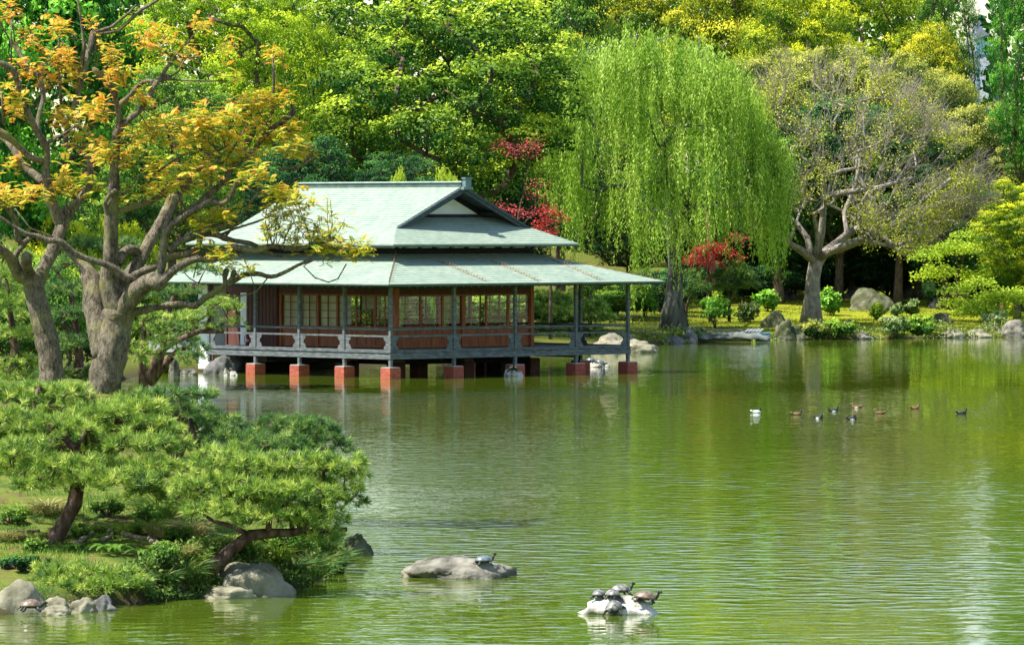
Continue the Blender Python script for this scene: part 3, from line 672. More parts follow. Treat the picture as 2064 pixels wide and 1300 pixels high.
# big trees behind the teahouse and round the pond
tree('camphor', 'a', 900, 560, -60, 292, 'wide camphor tree with bright yellow green tips behind the teahouse roof', rot=1.0, name='camphor_tree')
tree('camphor', 'd', 700, 330, -40, 303, 'camphor tree left of the wide one, above the left end of the ridge', rot=2.0, name='camphor_tree')
tree('lime', 'c', 400, 460, -90, 285, 'tall lime yellow zelkova tree behind the red leaved pollard', rot=.4, name='zelkova_tree')
tree('lime', 'c', 570, 260, -70, 296, 'second lime yellow zelkova tree, between the pollard top and the camphor', rot=3.4, name='zelkova_tree')
tree('vivid', 'e', 70, 420, -160, 215, 'large leaved deep green tree at the left edge behind the pollards', rot=.7, name='broadleaf_tree')
tree('vivid', 'e', -70, 260, -60, 200, 'deep green tree cut off by the left edge of the photo', rot=2.7, name='broadleaf_tree')
tree('mid', 'c', 350, 330, 125, 262, 'soft mid green tree below the lime yellow zelkova', rot=1.7, name='broadleaf_tree')
tree('mid', 'd', 230, 260, 180, 248, 'mid green round tree seen between the two pollard trunks', rot=.2, name='broadleaf_tree')
tree('mid', 'a', 1130, 280, -120, 345, 'shaded mid green tree left of the willow top', rot=2.2, name='broadleaf_tree')
tree('camphor', 'b', 1010, 280, 60, 318, 'camphor tree right of the wide one beside the red maple', rot=4.0, name='camphor_tree')
tree('gold', 'b', 1290, 330, -70, 385, 'gold tipped oak behind the top of the willow', rot=.9, name='oak_tree')
tree('gold', 'b', 1460, 300, -90, 380, 'gold tipped oak between the willow and the grey branching tree', rot=3.1, name='oak_tree')
tree('yellow', 'b', 1600, 270, -60, 372, 'yellow green oak behind the top of the grey branching tree', rot=5.0, name='oak_tree')
tree('yellow', 'a', 1740, 280, -90, 390, 'yellow green oak right of the top of the grey branching tree', rot=1.5, name='oak_tree')
tree('gold', 'b', 1880, 190, 45, 384, 'gold tipped oak just left of the gap of sky', rot=2.5, name='oak_tree')
tree('mid', 'c', 1905, 150, -120, 396, 'thin topped green tree beside the gap of sky', rot=2.5, name='broadleaf_tree')
tree('vivid', 'c', 2078, 190, -160, 342, 'tall fresh green tree at the right edge of the photo', rot=.5, name='broadleaf_tree')
for i, (px, w, ty, d, lab) in enumerate((
    (1560, 260, 95, 366, 'dusty olive oak immediately right of the willow top'), (1690, 250, 70, 362, 'dusty olive oak above the middle of the grey branching tree'),
    (1810, 240, 85, 360, 'dusty olive oak above the right shoulder of the grey branching tree'), (1905, 220, 135, 352, 'dusty olive oak below the gap of sky'),
    (1995, 230, 190, 348, 'dusty olive oak above the bright yellow green tree'), (2070, 180, 250, 346, 'dusty olive oak cut off by the right edge of the photo'),
    (1900, 230, 260, 346, 'lower dusty olive oak at the right rim of the grey branching tree'))):
    tree('olive', 'bad'[i % 3], px, w, ty, d, lab, 'olive oaks on the far bank', name='oak_tree')
for i, (px, w, ty, d, lab) in enumerate((
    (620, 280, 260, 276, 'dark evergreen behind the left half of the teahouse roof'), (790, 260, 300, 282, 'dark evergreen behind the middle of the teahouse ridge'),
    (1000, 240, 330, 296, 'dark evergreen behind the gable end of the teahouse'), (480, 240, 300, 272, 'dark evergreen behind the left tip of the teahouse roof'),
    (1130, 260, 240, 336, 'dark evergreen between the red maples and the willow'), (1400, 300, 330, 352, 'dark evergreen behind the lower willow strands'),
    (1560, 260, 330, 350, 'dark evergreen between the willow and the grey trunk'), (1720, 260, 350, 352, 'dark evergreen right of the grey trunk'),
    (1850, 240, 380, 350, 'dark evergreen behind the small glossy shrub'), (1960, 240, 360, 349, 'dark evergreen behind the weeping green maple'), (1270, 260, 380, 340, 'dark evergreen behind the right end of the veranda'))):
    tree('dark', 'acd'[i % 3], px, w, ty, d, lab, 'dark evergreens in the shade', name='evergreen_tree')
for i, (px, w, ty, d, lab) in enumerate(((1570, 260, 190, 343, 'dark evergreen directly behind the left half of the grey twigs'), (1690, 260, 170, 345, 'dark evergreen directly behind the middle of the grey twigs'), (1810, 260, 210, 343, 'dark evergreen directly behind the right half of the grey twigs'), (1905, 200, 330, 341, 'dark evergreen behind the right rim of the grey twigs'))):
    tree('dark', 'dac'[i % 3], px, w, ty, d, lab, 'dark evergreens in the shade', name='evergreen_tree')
# low understorey
lows = [(1090, 190, 590, 304, 'dark', 'dark shrub under the red maples'), (1230, 170, 560, 318, 'mid', 'green shrub behind the end posts of the veranda'), (1330, 170, 540, 330, 'dark', 'dark shrub left of the willow trunk'),
 (1430, 190, 520, 345, 'dark', 'dark shrub right of the willow trunk'), (1520, 190, 530, 348, 'dark', 'dark shrub behind the little pine'), (1600, 190, 500, 352, 'dark', 'dark shrub just left of the grey trunk'),
 (1700, 200, 510, 354, 'dark', 'dark shrub just right of the grey trunk'), (1790, 200, 500, 352, 'dark', 'dark shrub behind the mossy boulder'), (1880, 200, 520, 354, 'dark', 'dark shrub behind the small glossy shrub'),
 (1980, 220, 500, 352, 'dark', 'dark shrub behind the weeping green maple'), (2070, 180, 520, 346, 'dark', 'dark shrub at the right edge of the lawn'),
 (1650, 240, 420, 362, 'mid', 'shaded green shrub high behind the grey trunk'), (1830, 240, 400, 362, 'mid', 'shaded green shrub high behind the lawn'), (1490, 240, 420, 358, 'dark', 'tall dark shrub behind the lower right of the willow')]
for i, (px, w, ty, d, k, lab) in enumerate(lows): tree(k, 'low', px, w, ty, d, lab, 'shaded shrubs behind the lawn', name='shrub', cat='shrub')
for px, w, ty, d, k, lab in ((690, 260, 560, 272, 'mid', 'green shrub glimpsed through the left windows of the teahouse'), (830, 240, 570, 274, 'dark', 'shaded shrub glimpsed through the windows at the corner of the teahouse'), (950, 240, 560, 280, 'mid', 'green shrub glimpsed through the right windows of the teahouse'), (1130, 200, 590, 299, 'mid', 'green shrub behind the clipped pines beyond the veranda')):
    tree(k, 'low', px, w, ty, d, lab, name='shrub', cat='shrub')
tree('bright', 'low', 806, 66, 333, 262, 'small round yellow green treetop over the middle of the teahouse ridge', name='treetop_shrub', cat='tree')
tree('bright', 'low', 900, 110, 335, 264, 'wide yellow green treetop poking over the right of the teahouse ridge', name='treetop_shrub', cat='tree')
tree('yellow', 'low', 120, 190, 428, 214, 'yellow leaved shrub behind the left pollard trunk', 'yellow shrubs behind the pollards', name='shrub', cat='shrub')
tree('yellow', 'low', 240, 170, 430, 218, 'yellow leaved shrub between the pollards and the teahouse', 'yellow shrubs behind the pollards', name='shrub', cat='shrub')
tree('mid', 'low', 60, 260, 500, 190, 'green shrub low behind the left pollard trunk', name='shrub', cat='shrub')
tree('dark', 'low', 200, 260, 520, 226, 'dark shrub low between the pollards', name='shrub', cat='shrub')
tree('dark', 'low', 330, 170, 560, 262, 'dark shrub left of the teahouse end wall', name='shrub', cat='shrub')
tree('yellow', 'd', 2050, 190, 350, 326, 'bright yellow green tree at the right edge above the lawn', name='broadleaf_tree', rot=1)
# far wood closing the view
Lv = Leaves(); n = 75000
x = rng.uniform(-62, 66, n); y = rng.uniform(402, 436, n); hmax = 40+3*np.sin(x*.35)+2*np.sin(x*.9+1)
pxs = x/y*F+CX; hmax = np.where((pxs > 1942) & (pxs < 2000), 15, hmax)
z = rng.random(n)**.8*hmax; d_ = rdir(n)
Lv.add(np.stack([x, y, z], -1), d_, rdir(n), .55*(.6+.8*rng.random(n)), .4, .3+.5*rng.random(n))
Lv.add(np.stack([x, y+8, z*.8], -1)[:30000], rdir(30000), rdir(30000), .9, .6, np.zeros(30000))
o = Lv.build('distant_wood', LM['mid']); tag(o, 'dense green wood closing the view behind the other trees', 'wood', kind='stuff')

# red maples
def maple(px, py, wpx, hpx, d, mat, label, nl=14, seed=0, leaf=.11, n=260, base=None, name='maple_tree', droop=0):
    global rng
    rng = np.random.default_rng(seed+900)
    c = W(px, py, d); g = gz(c[0], d); s = d/F; Lv = Leaves(); T = []
    for i in range(nl):
        a = rng.uniform(0, 6.28); q = rng.random()**.5
        t = np.array((math.cos(a)*q*wpx*.5*s, math.sin(a)*q*wpx*.4*s, rng.uniform(-.5, .5)*hpx*s-droop*q*q*hpx*s)); T.append(t+np.array((0, 0, c[2]-g)))
        m = int(n*rng.uniform(.6, 1.3)); r = np.abs(rng.normal(size=m))*.42; an = rng.uniform(0, 6.28, m); rr = rng.random(m)**.5*(wpx*s*.17+.25)
        P = T[-1]+np.stack([np.cos(an)*rr, np.sin(an)*rr, -.25*rr*rr/(wpx*s*.2)+rng.normal(size=m)*.16], -1)
        nn = unit(np.array((0, 0, 1.))+rng.normal(size=(m, 3))*.4)
        Lv.add(P, np.cross(nn, rdir(m)), nn, leaf*1.3, leaf, .45+.4*rng.random(m)+.1*rng.normal())
    e = empty(name, (c[0], d, g), 0, label, 'tree')
    Lv.build('crown', mat, e)
    b = (base or 0)
    ch = attract([(b, 0, -.3), (b*.8, 0, (c[2]-g)*.3), (b*.4, 0, (c[2]-g)*.6)], [.12, .1, .07], np.array(T), .4, .015)
    chains_mesh('trunk', ch, BARK, e, 6)
    return e
maple(1043, 298, 95, 44, 286, LM['pink'], 'red maple with its crown halfway up beside the camphor', 9, 1, n=60, leaf=.09)
maple(1125, 225, 90, 90, 322, LM['red'], 'highest red maple, half hidden behind the upper left of the willow', 12, 2)
maple(1050, 398, 105, 66, 285, LM['pink'], 'pinkish red maple just above the gable end of the teahouse', 9, 3, n=60, leaf=.09)
maple(1110, 460, 110, 80, 286, LM['red'], 'sparse red maple over the right tip of the upper roof', 6, 4, n=150)
maple(1432, 500, 110, 50, 318, LM['red'], 'small red maple seen through the right strands of the willow', 9, 5, n=230)
maple(1190, 560, 90, 40, 300, LM['red'], 'small reddish maple behind the veranda roof tip', 4, 8, n=90)
maple(1990, 590, 190, 70, 322, LM['bright'], 'low weeping green maple at the right end of the lawn', 15, 6, n=420, leaf=.13, droop=.5)
maple(1930, 500, 170, 110, 330, LM['bright'], 'layered fresh green maple above the right end of the lawn', 13, 7, n=300, leaf=.13)
# ------------------------------------------------------------------ willow
rng = np.random.default_rng(31)
wp = GP(1358, 663); wg = wp[2]; wd_ = wp[1]; ws = wd_/F
WIL = leaf_mat('willow_leaves', (.09, .22, .012), (.36, .56, .05), (.66, .80, .17), .45)
wt = empty('willow_tree', (wp[0], wd_, wg), 0, 'huge weeping willow with hanging light green strands on the far shore', 'tree')
def wl_(px, py, off=0): return np.array(((px-CX)*ws, wd_+off, HC-(py-CY)*ws))-np.array((wp[0], wd_, wg))
# outline: top and bottom of the drape for each px
opx = np.array([1072, 1090, 1125, 1150, 1200, 1270, 1350, 1420, 1480, 1530, 1570, 1596])
otop = np.array([250, 225, 150, 85, 72, 50, 62, 82, 120, 225, 295, 330])
obot = np.array([310, 400, 470, 505, 530, 575, 620, 610, 580, 535, 480, 415])
Lv = Leaves(); targets = []; SM = MB()
cxw = 1330.
for i in range(400):          # tresses
    px = rng.uniform(1086, 1572); tt = np.interp(px, opx, otop); bb = np.interp(px, opx, obot)
    hw = abs(px-cxw)/265.; dep = math.sqrt(max(0, 1-hw*hw))*6.6
    if mnoise.noise(Vector((px*.02, i*.37, 1.))) < -.25 and i % 2: px += rng.uniform(-25, 25)
    off = rng.uniform(-1, 1)*dep if i % 3 else -dep*rng.uniform(.55, 1)
    shell = 1-(abs(off)/6.8)**2*.35
    tt = tt+14*mnoise.noise(Vector((px*.03, 5.1, 0)))
    py0 = tt+(bb-tt)*(rng.random()**1.5)*.68+(1-shell)*110
    ln = rng.uniform(60, 170)*(1.25 if i % 5 == 0 else .75)
    py1 = min(py0+ln, bb+rng.uniform(-25, 40))
    if rng.random() < .10: py1 = min(py1+rng.uniform(40, 110), 640)
    p0 = wl_(px, py0, off); targets.append(p0)
    outx = (px-cxw)/265.
    nst = rng.integers(5, 14); tb_ = rng.normal()*.24; cw = rng.uniform(.2, .5)
    for s_ in range(nst):
        q0 = p0+rng.normal(size=3)*np.array((cw, cw, .3)); L = (py1-py0)*ws*rng.uniform(.55, 1.1)
        k = int(L/.085)+4; f = np.linspace(0, 1, k)
        bow = rng.uniform(.1, .5); sx_ = outx*bow+rng.normal()*.12; sy = (off/6.)*bow+rng.normal()*.12
        curve = np.stack([sx_*np.minimum(f*3, 1)**.6+.09*np.sin(f*6+s_), sy*np.minimum(f*3, 1)**.6, .25*np.sin(np.minimum(f*4, 1)*math.pi)-L*f], -1)
        P = q0+curve; P = P+rng.normal(size=P.shape)*.05
        D = np.stack([rng.normal(size=k)*.45, rng.normal(size=k)*.45, -np.ones(k)], -1)
        sh = .55+tb_+.1*rng.normal()
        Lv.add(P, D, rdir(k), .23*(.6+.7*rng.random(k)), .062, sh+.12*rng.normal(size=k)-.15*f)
Lv.build('crown', WIL, wt)
targets = np.array(targets)
tp = [np.array((0, 0, -.4)), wl_(1358, 600), wl_(1362, 540), wl_(1356, 470), wl_(1350, 400)]
ch = attract(tp, [.95, .52, .46, .42, .36], targets[::2], .9, .02, .25, .5, wob=.1)
chains_mesh('trunk', ch, noise_mat('furrowed_grey_bark', [(.35, (.04, .042, .04)), (.6, (.17, .17, .15))], 4, 8, .9, 1, 8, (1, 1, .22), .1, .08), wt, 12, .3)

# ------------------------------------------------------------------ the grey branching tree on the lawn
rng = np.random.default_rng(32)
bp_ = GP(1635, 651); bd = bp_[1]; bs = bd/F
bt_ = empty('spreading_tree', (bp_[0], bd, bp_[2]), 0, 'broad tree with bare grey twigs and sparse olive buds standing on the lawn', 'tree')
def bl(px, py, off=0): return np.array(((px-CX)*bs-bp_[0], off, HC-(py-CY)*bs-bp_[2]))
out = np.array([(1530, 470), (1500, 380), (1490, 290), (1500, 200), (1540, 140), (1620, 122), (1720, 118), (1800, 150), (1870, 205), (1930, 280), (1980, 350), (1990, 400), (1960, 430), (1900, 470), (1830, 500), (1760, 510)], float)
cc = np.array((1690, 400.)); T = []; tries = 0
while len(T) < 2300:
    k = rng.integers(len(out)-1); f = rng.random(); e = out[k]*(1-f)+out[k+1]*f
    q = cc+(e-cc)*rng.random()**.36*(1+.05*math.sin(k*2.3+f*9))
    if mnoise.noise(Vector((q[0]*.028, q[1]*.036, 3.3)))+rng.normal()*.10 < -.10: continue
    rr = np.linalg.norm(q-cc)/np.linalg.norm(e-cc); dep = math.sqrt(max(0, 1-rr*rr))*6.0
    T.append(bl(q[0]+rng.normal()*5, q[1]+rng.normal()*5, rng.choice([-1, 1])*dep*rng.uniform(.3, 1)))
T = np.array(T)
tr_ = [bl(1635, 655), bl(1637, 600), bl(1640, 560), bl(1645, 530)]
prim = []   # traced main limbs
def blp(l, offs): return [bl(p[0], p[1], o) for p, o in zip(l, offs)]
limbs = [([(1645, 530), (1615, 505), (1590, 490), (1565, 460)], (0, -1, -1.6, -2)), ([(1640, 530), (1628, 480), (1608, 450), (1575, 425)], (0, .5, 1, 1.4)),
         ([(1645, 525), (1655, 470), (1660, 400), (1650, 340), (1636, 310)], (0, -.4, -.8, -1.2, -1.6)), ([(1645, 525), (1685, 500), (1740, 480), (1800, 440), (1860, 400), (1910, 360)], (0, -.8, -1.4, -2, -2.6, -3)),
         ([(1650, 520), (1668, 505), (1710, 470), (1705, 430), (1730, 370), (1740, 300)], (0, .4, 1, 1.5, 2, 2.4)), ([(1655, 400), (1690, 390), (1760, 380), (1830, 360)], (-.8, -1.4, -2.4, -3.4))]
ch = attract(tr_, [.75, .46, .42, .42], T, .7, .012, .32, .42, wob=.045)
cen = bl(1660, 520)
for t in T:
    for q in range(3):
        dv = unit(t-cen)+rng.normal(size=3)*.42; L_ = rng.uniform(.35, .95); m_ = t+dv*L_*.5+rng.normal(size=3)*.04
        ch.append(([t, m_, t+dv*L_+np.array((0, 0, .08))], [.011, .009, .006]))
ch = ch+[(blp(l, o), list(np.linspace(.24, .09, len(l)))) for l, o in limbs]
chains_mesh('trunk', ch, BARKG, bt_, 10, .2)
Lv = Leaves()
for t in T:
    m = rng.integers(9, 30) if mnoise.noise(Vector(t)*.55)+rng.normal()*.14 > -.06 else 0
    if m == 0: continue
    P = t+rng.normal(size=(m, 3))*.22; Lv.add(P, rdir(m), rdir(m), .14, .09, .35+.35*rng.random(m)+.15*rng.normal())
Lv.build('crown', leaf_mat('olive_buds', (.2, .24, .02), (.5, .54, .05), (.68, .70, .09), .35), bt_)

# ------------------------------------------------------------------ pines
NEED = leaf_mat('pine_needles', (.03, .12, .02), (.25, .40, .04), (.68, .76, .16), .35, .12)
NEEDB = leaf_mat('blue_green_needles', (.02, .09, .03), (.12, .26, .05), (.40, .52, .12), .35, .1)
def pine(name, label, trunk, rads, pads, d, density=1., nlen=.13, nwid=.014, mat=NEED, base=None, seed=0, tufts=None, group=None, ndl=26, limbs=(), depthf=1.0):
    """trunk: px points (px,py[,off]); pads: (px,py,rx,ry[,off]) foliage clouds, all at distance d"""
    global rng
    rng = np.random.default_rng(400+seed); s = d/F
    def L(px, py, off=0):
        dd = d+off; return W(px, py, dd)
    O = L(*trunk[0]); e = empty(name, O, 0, label, 'tree', group); Lv = Leaves(); T = []; ptw = MB()
    for pd in pads:
        px, py, rx, ry = pd[:4]; off = pd[4] if len(pd) > 4 else rng.uniform(-.6, .6)
        c = L(px, py, off)-O; a = rx*s; b = rx*s*.8*depthf; h = ry*s*.95
        nt_ = int(density*a*b*math.pi*(26+60*h)*1.15); ndm = 38 if d < 130 else ndl
        for i in range(nt_):
            an = rng.uniform(0, 6.28); q = rng.random()**.5
            zz = math.sqrt(max(0, 1-q*q))
            lz = rng.uniform(-.2, 1) if rng.random() < .5 else rng.uniform(.6, 1); hv = rng.normal()*.2
            p = c+np.array((math.cos(an)*q*a, math.sin(an)*q*b, (zz*lz*h if lz > 0 else lz*h*.7)+rng.normal()*.05+h*.35*mnoise.noise(Vector((math.cos(an)*q*a*2.6+px, math.sin(an)*q*b*2.6, py*.1)))))
            m = int(ndm*rng.uniform(.7, 1.2)); ax = unit(np.array((math.cos(an)*q*.9, math.sin(an)*q*.9, .7))+rng.normal(size=3)*.3)
            D = unit(ax*.75+rdir(m)*.85); top = .5+.5*lz
            Lv.add(np.repeat(p[None], m, 0)+rng.normal(size=(m, 3))*.012, D, rdir(m), nlen*rng.uniform(.7, 1.15, m), nwid, .08+.5*top+hv+.12*rng.normal(size=m))
            if i % 3 == 0: T.append(p-np.array((0, 0, .02)))
        # dark twigs under each cloud
    Lv.build('crown', mat, e, mid=.35)
    tp = [L(*p)-O for p in trunk]
    lim = [([L(*p)-O for p in l], list(np.linspace(r0, r1, len(l)))) for (l, r0, r1) in limbs]
    ch = []
    rootp = list(tp)
    ch = attract(rootp, rads, np.array(T), .12 if d < 130 else .25, .008, .1, .45, wob=.12) if not limbs else attract(rootp, rads, np.array(T), .14, .008, .1, .45, wob=.12)
    chains_mesh('trunk', ch+lim, BARKP, e, 9, .35)
    return e
# near bank
pine('pine_tree', 'leaning pine with a pale band round its dark trunk on the near bank', [(100, 1100), (128, 1060), (150, 1015), (156, 975), (160, 940), (150, 905), (128, 880)], [.16, .14, .125, .12, .1, .08, .06],
     [(45, 806, 90, 28, 1.5), (130, 800, 60, 22, 2), (20, 880, 60, 30, 2.5), (150, 840, 90, 30, 2.5), (250, 880, 80, 30, 2.2), (330, 900, 60, 34, 2.0), (90, 910, 90, 30, 1.6), (0, 950, 70, 30, .5), (180, 950, 80, 22, 1.5), (300, 1000, 50, 24, .2), (25, 850, 60, 28, .5), (110, 875, 90, 32, .3), (205, 855, 80, 34, 1), (270, 830, 70, 26, 1.5), (310, 870, 60, 28, 1), (40, 915, 75, 26, -.5), (120, 945, 85, 22, -.6), (280, 905, 80, 28, .2), (225, 975, 90, 24, -.8), (310, 955, 70, 28, -.2), (70, 985, 60, 20, -.8), (180, 905, 40, 14, .8)],
     99, 1.9, .17, .0135, seed=1)
pine('pine_tree', 'pine whose crooked dark trunk leans out over the pond above the other pine', [(345, 960), (352, 925), (368, 893), (388, 872), (382, 850), (345, 838)], [.13, .12, .11, .10, .08, .05],
     [(320, 805, 55, 22, 0), (385, 835, 60, 20, .2), (440, 862, 55, 26, .4), (470, 895, 70, 32, 0), (560, 868, 60, 22, .5), (620, 872, 66, 26, .2), (660, 905, 50, 22, 0), (560, 905, 70, 26, -.3), (400, 800, 40, 14, .5)],
     109, 2.0, .165, .0135, mat=NEEDB, seed=2, limbs=[([(388, 872), (405, 915), (440, 940), (470, 945)], .07, .03)])
pine('pine_tree', 'wide pine hanging over the water from a bent trunk above the boulder', [(405, 1148), (440, 1135), (468, 1105), (505, 1080), (540, 1075), (590, 1072)], [.15, .14, .12, .11, .09, .07],
     [(440, 930, 60, 28, .8), (520, 960, 80, 30, .8), (600, 985, 80, 30, .6), (400, 1010, 60, 26, .6), (480, 1020, 80, 28, .6), (640, 1035, 50, 22, .4), (480, 945, 80, 32, .3), (590, 950, 80, 36, .2), (680, 945, 60, 24, 0), (715, 965, 35, 16, .2), (420, 985, 80, 30, 0), (520, 1000, 90, 36, -.3), (610, 1005, 80, 34, -.3), (690, 1010, 48, 20, .2), (450, 1040, 80, 26, -.5), (560, 1045, 80, 26, -.5), (640, 1050, 60, 22, -.3), (655, 1085, 45, 20, -.2), (700, 985, 35, 14, 0)],
     97.5, 1.9, .16, .0135, seed=3, limbs=[([(505, 1080), (470, 1062), (430, 1050), (400, 1030)], .06, .025), ([(590, 1072), (640, 1070), (700, 1066)], .07, .04)])
pine('pine_tree', 'low spreading pine clipped flat above the shore stones at the left', [(150, 1205), (160, 1190), (190, 1180), (240, 1178)], [.07, .06, .05, .03],
     [(185, 1165, 100, 26, 0), (110, 1155, 45, 18, .3), (250, 1178, 55, 20, -.2), (180, 1180, 120, 18, -.3)], 95.5, 1.8, .14, .014, seed=4)
# middle bank, left of the teahouse
mids = [
 ('pine with a flat top in front of the left roof end', [(310, 760), (330, 700), (335, 640), (350, 600), (400, 572)], [(400, 548, 45, 15), (340, 598, 42, 20), (385, 592, 30, 10)], 190),
 ('pine whose round cloud hides the left end of the veranda', [(300, 770), (320, 710), (350, 690), (400, 668), (450, 668)], [(448, 622, 46, 22), (400, 640, 40, 18), (470, 655, 26, 12), (360, 650, 40, 20), (420, 665, 30, 10)], 185),
 ('pine drooping to the water at the left end of the deck', [(300, 775), (330, 735), (360, 705), (385, 700)], [(365, 690, 40, 22), (385, 730, 32, 26), (340, 665, 45, 18), (395, 705, 28, 14)], 192),
 ('dark pine standing close behind the right pollard trunk', [(290, 790), (285, 720), (290, 660)], [(290, 640, 45, 24), (320, 700, 40, 26), (275, 720, 40, 30), (300, 670, 40, 26)], 165),
 ('pine with wide boughs between the two pollard trunks', [(150, 800), (160, 720), (150, 640), (140, 570)], [(150, 540, 60, 22), (120, 590, 60, 22), (165, 640, 60, 26), (140, 700, 60, 26), (180, 760, 60, 22), (130, 760, 60, 24)], 160),
 ('pine behind the foot of the left pollard trunk', [(20, 800), (30, 700), (20, 620)], [(20, 560, 60, 24), (40, 620, 60, 24), (10, 680, 60, 26), (50, 740, 60, 24), (10, 770, 60, 24), (60, 680, 50, 20)], 158),
 ('tall pine behind the fork of the right pollard', [(240, 760), (245, 640), (240, 540)], [(240, 500, 60, 20), (260, 560, 60, 22), (230, 610, 40, 22), (180, 500, 50, 20)], 200),
 ('pine at the far left edge below the deep green tree', [(-20, 760), (-10, 640), (0, 540)], [(10, 520, 55, 20), (-10, 590, 60, 24), (20, 640, 40, 18)], 175)]
for i, (lab, tk, pads, d) in enumerate(mids):
    k = d/100.
    pine('pine_tree', lab, tk, list(np.linspace(.16, .07, len(tk))), pads, d, 1.0, .19, .02, mat=NEED if i % 2 else NEEDB, seed=20+i, ndl=22)
# behind the right half of the teahouse
for i, (lab, tk, pads, d) in enumerate((
 ('clipped pine with rounded clouds seen just right of the windows', [(1110, 705), (1105, 660), (1110, 620)], [(1110, 603, 42, 16), (1090, 630, 40, 16), (1130, 640, 42, 18), (1095, 665, 40, 14), (1120, 685, 45, 12)], 291),
 ('clipped pine seen between the last two veranda posts', [(1190, 705), (1190, 660), (1185, 630)], [(1185, 618, 38, 14), (1205, 645, 42, 14), (1180, 668, 38, 12), (1200, 690, 40, 10)], 293),
 ('clipped pine glimpsed through the teahouse windows', [(1010, 700), (1005, 660), (1000, 620)], [(1000, 605, 45, 18), (1030, 640, 40, 18), (975, 650, 45, 20), (920, 620, 40, 18), (940, 660, 45, 18)], 291),
 ('small grey green pine on a thin stem behind the leafy shrub', [(1470, 648), (1470, 610), (1475, 585), (1490, 560)], [(1480, 560, 45, 18), (1450, 585, 35, 14), (1505, 580, 30, 14), (1475, 540, 28, 12)], 318),
 ('thin pine sapling just right of the willow trunk', [(1382, 652), (1384, 620), (1392, 590)], [(1395, 560, 26, 16), (1410, 585, 24, 14), (1385, 600, 20, 12)], 316))):
    pine('pine_tree', lab, tk, list(np.linspace(.11, .05, len(tk))), pads, d, .8, .26, .035, mat=NEEDB if i > 2 else NEED, seed=40+i, ndl=20)
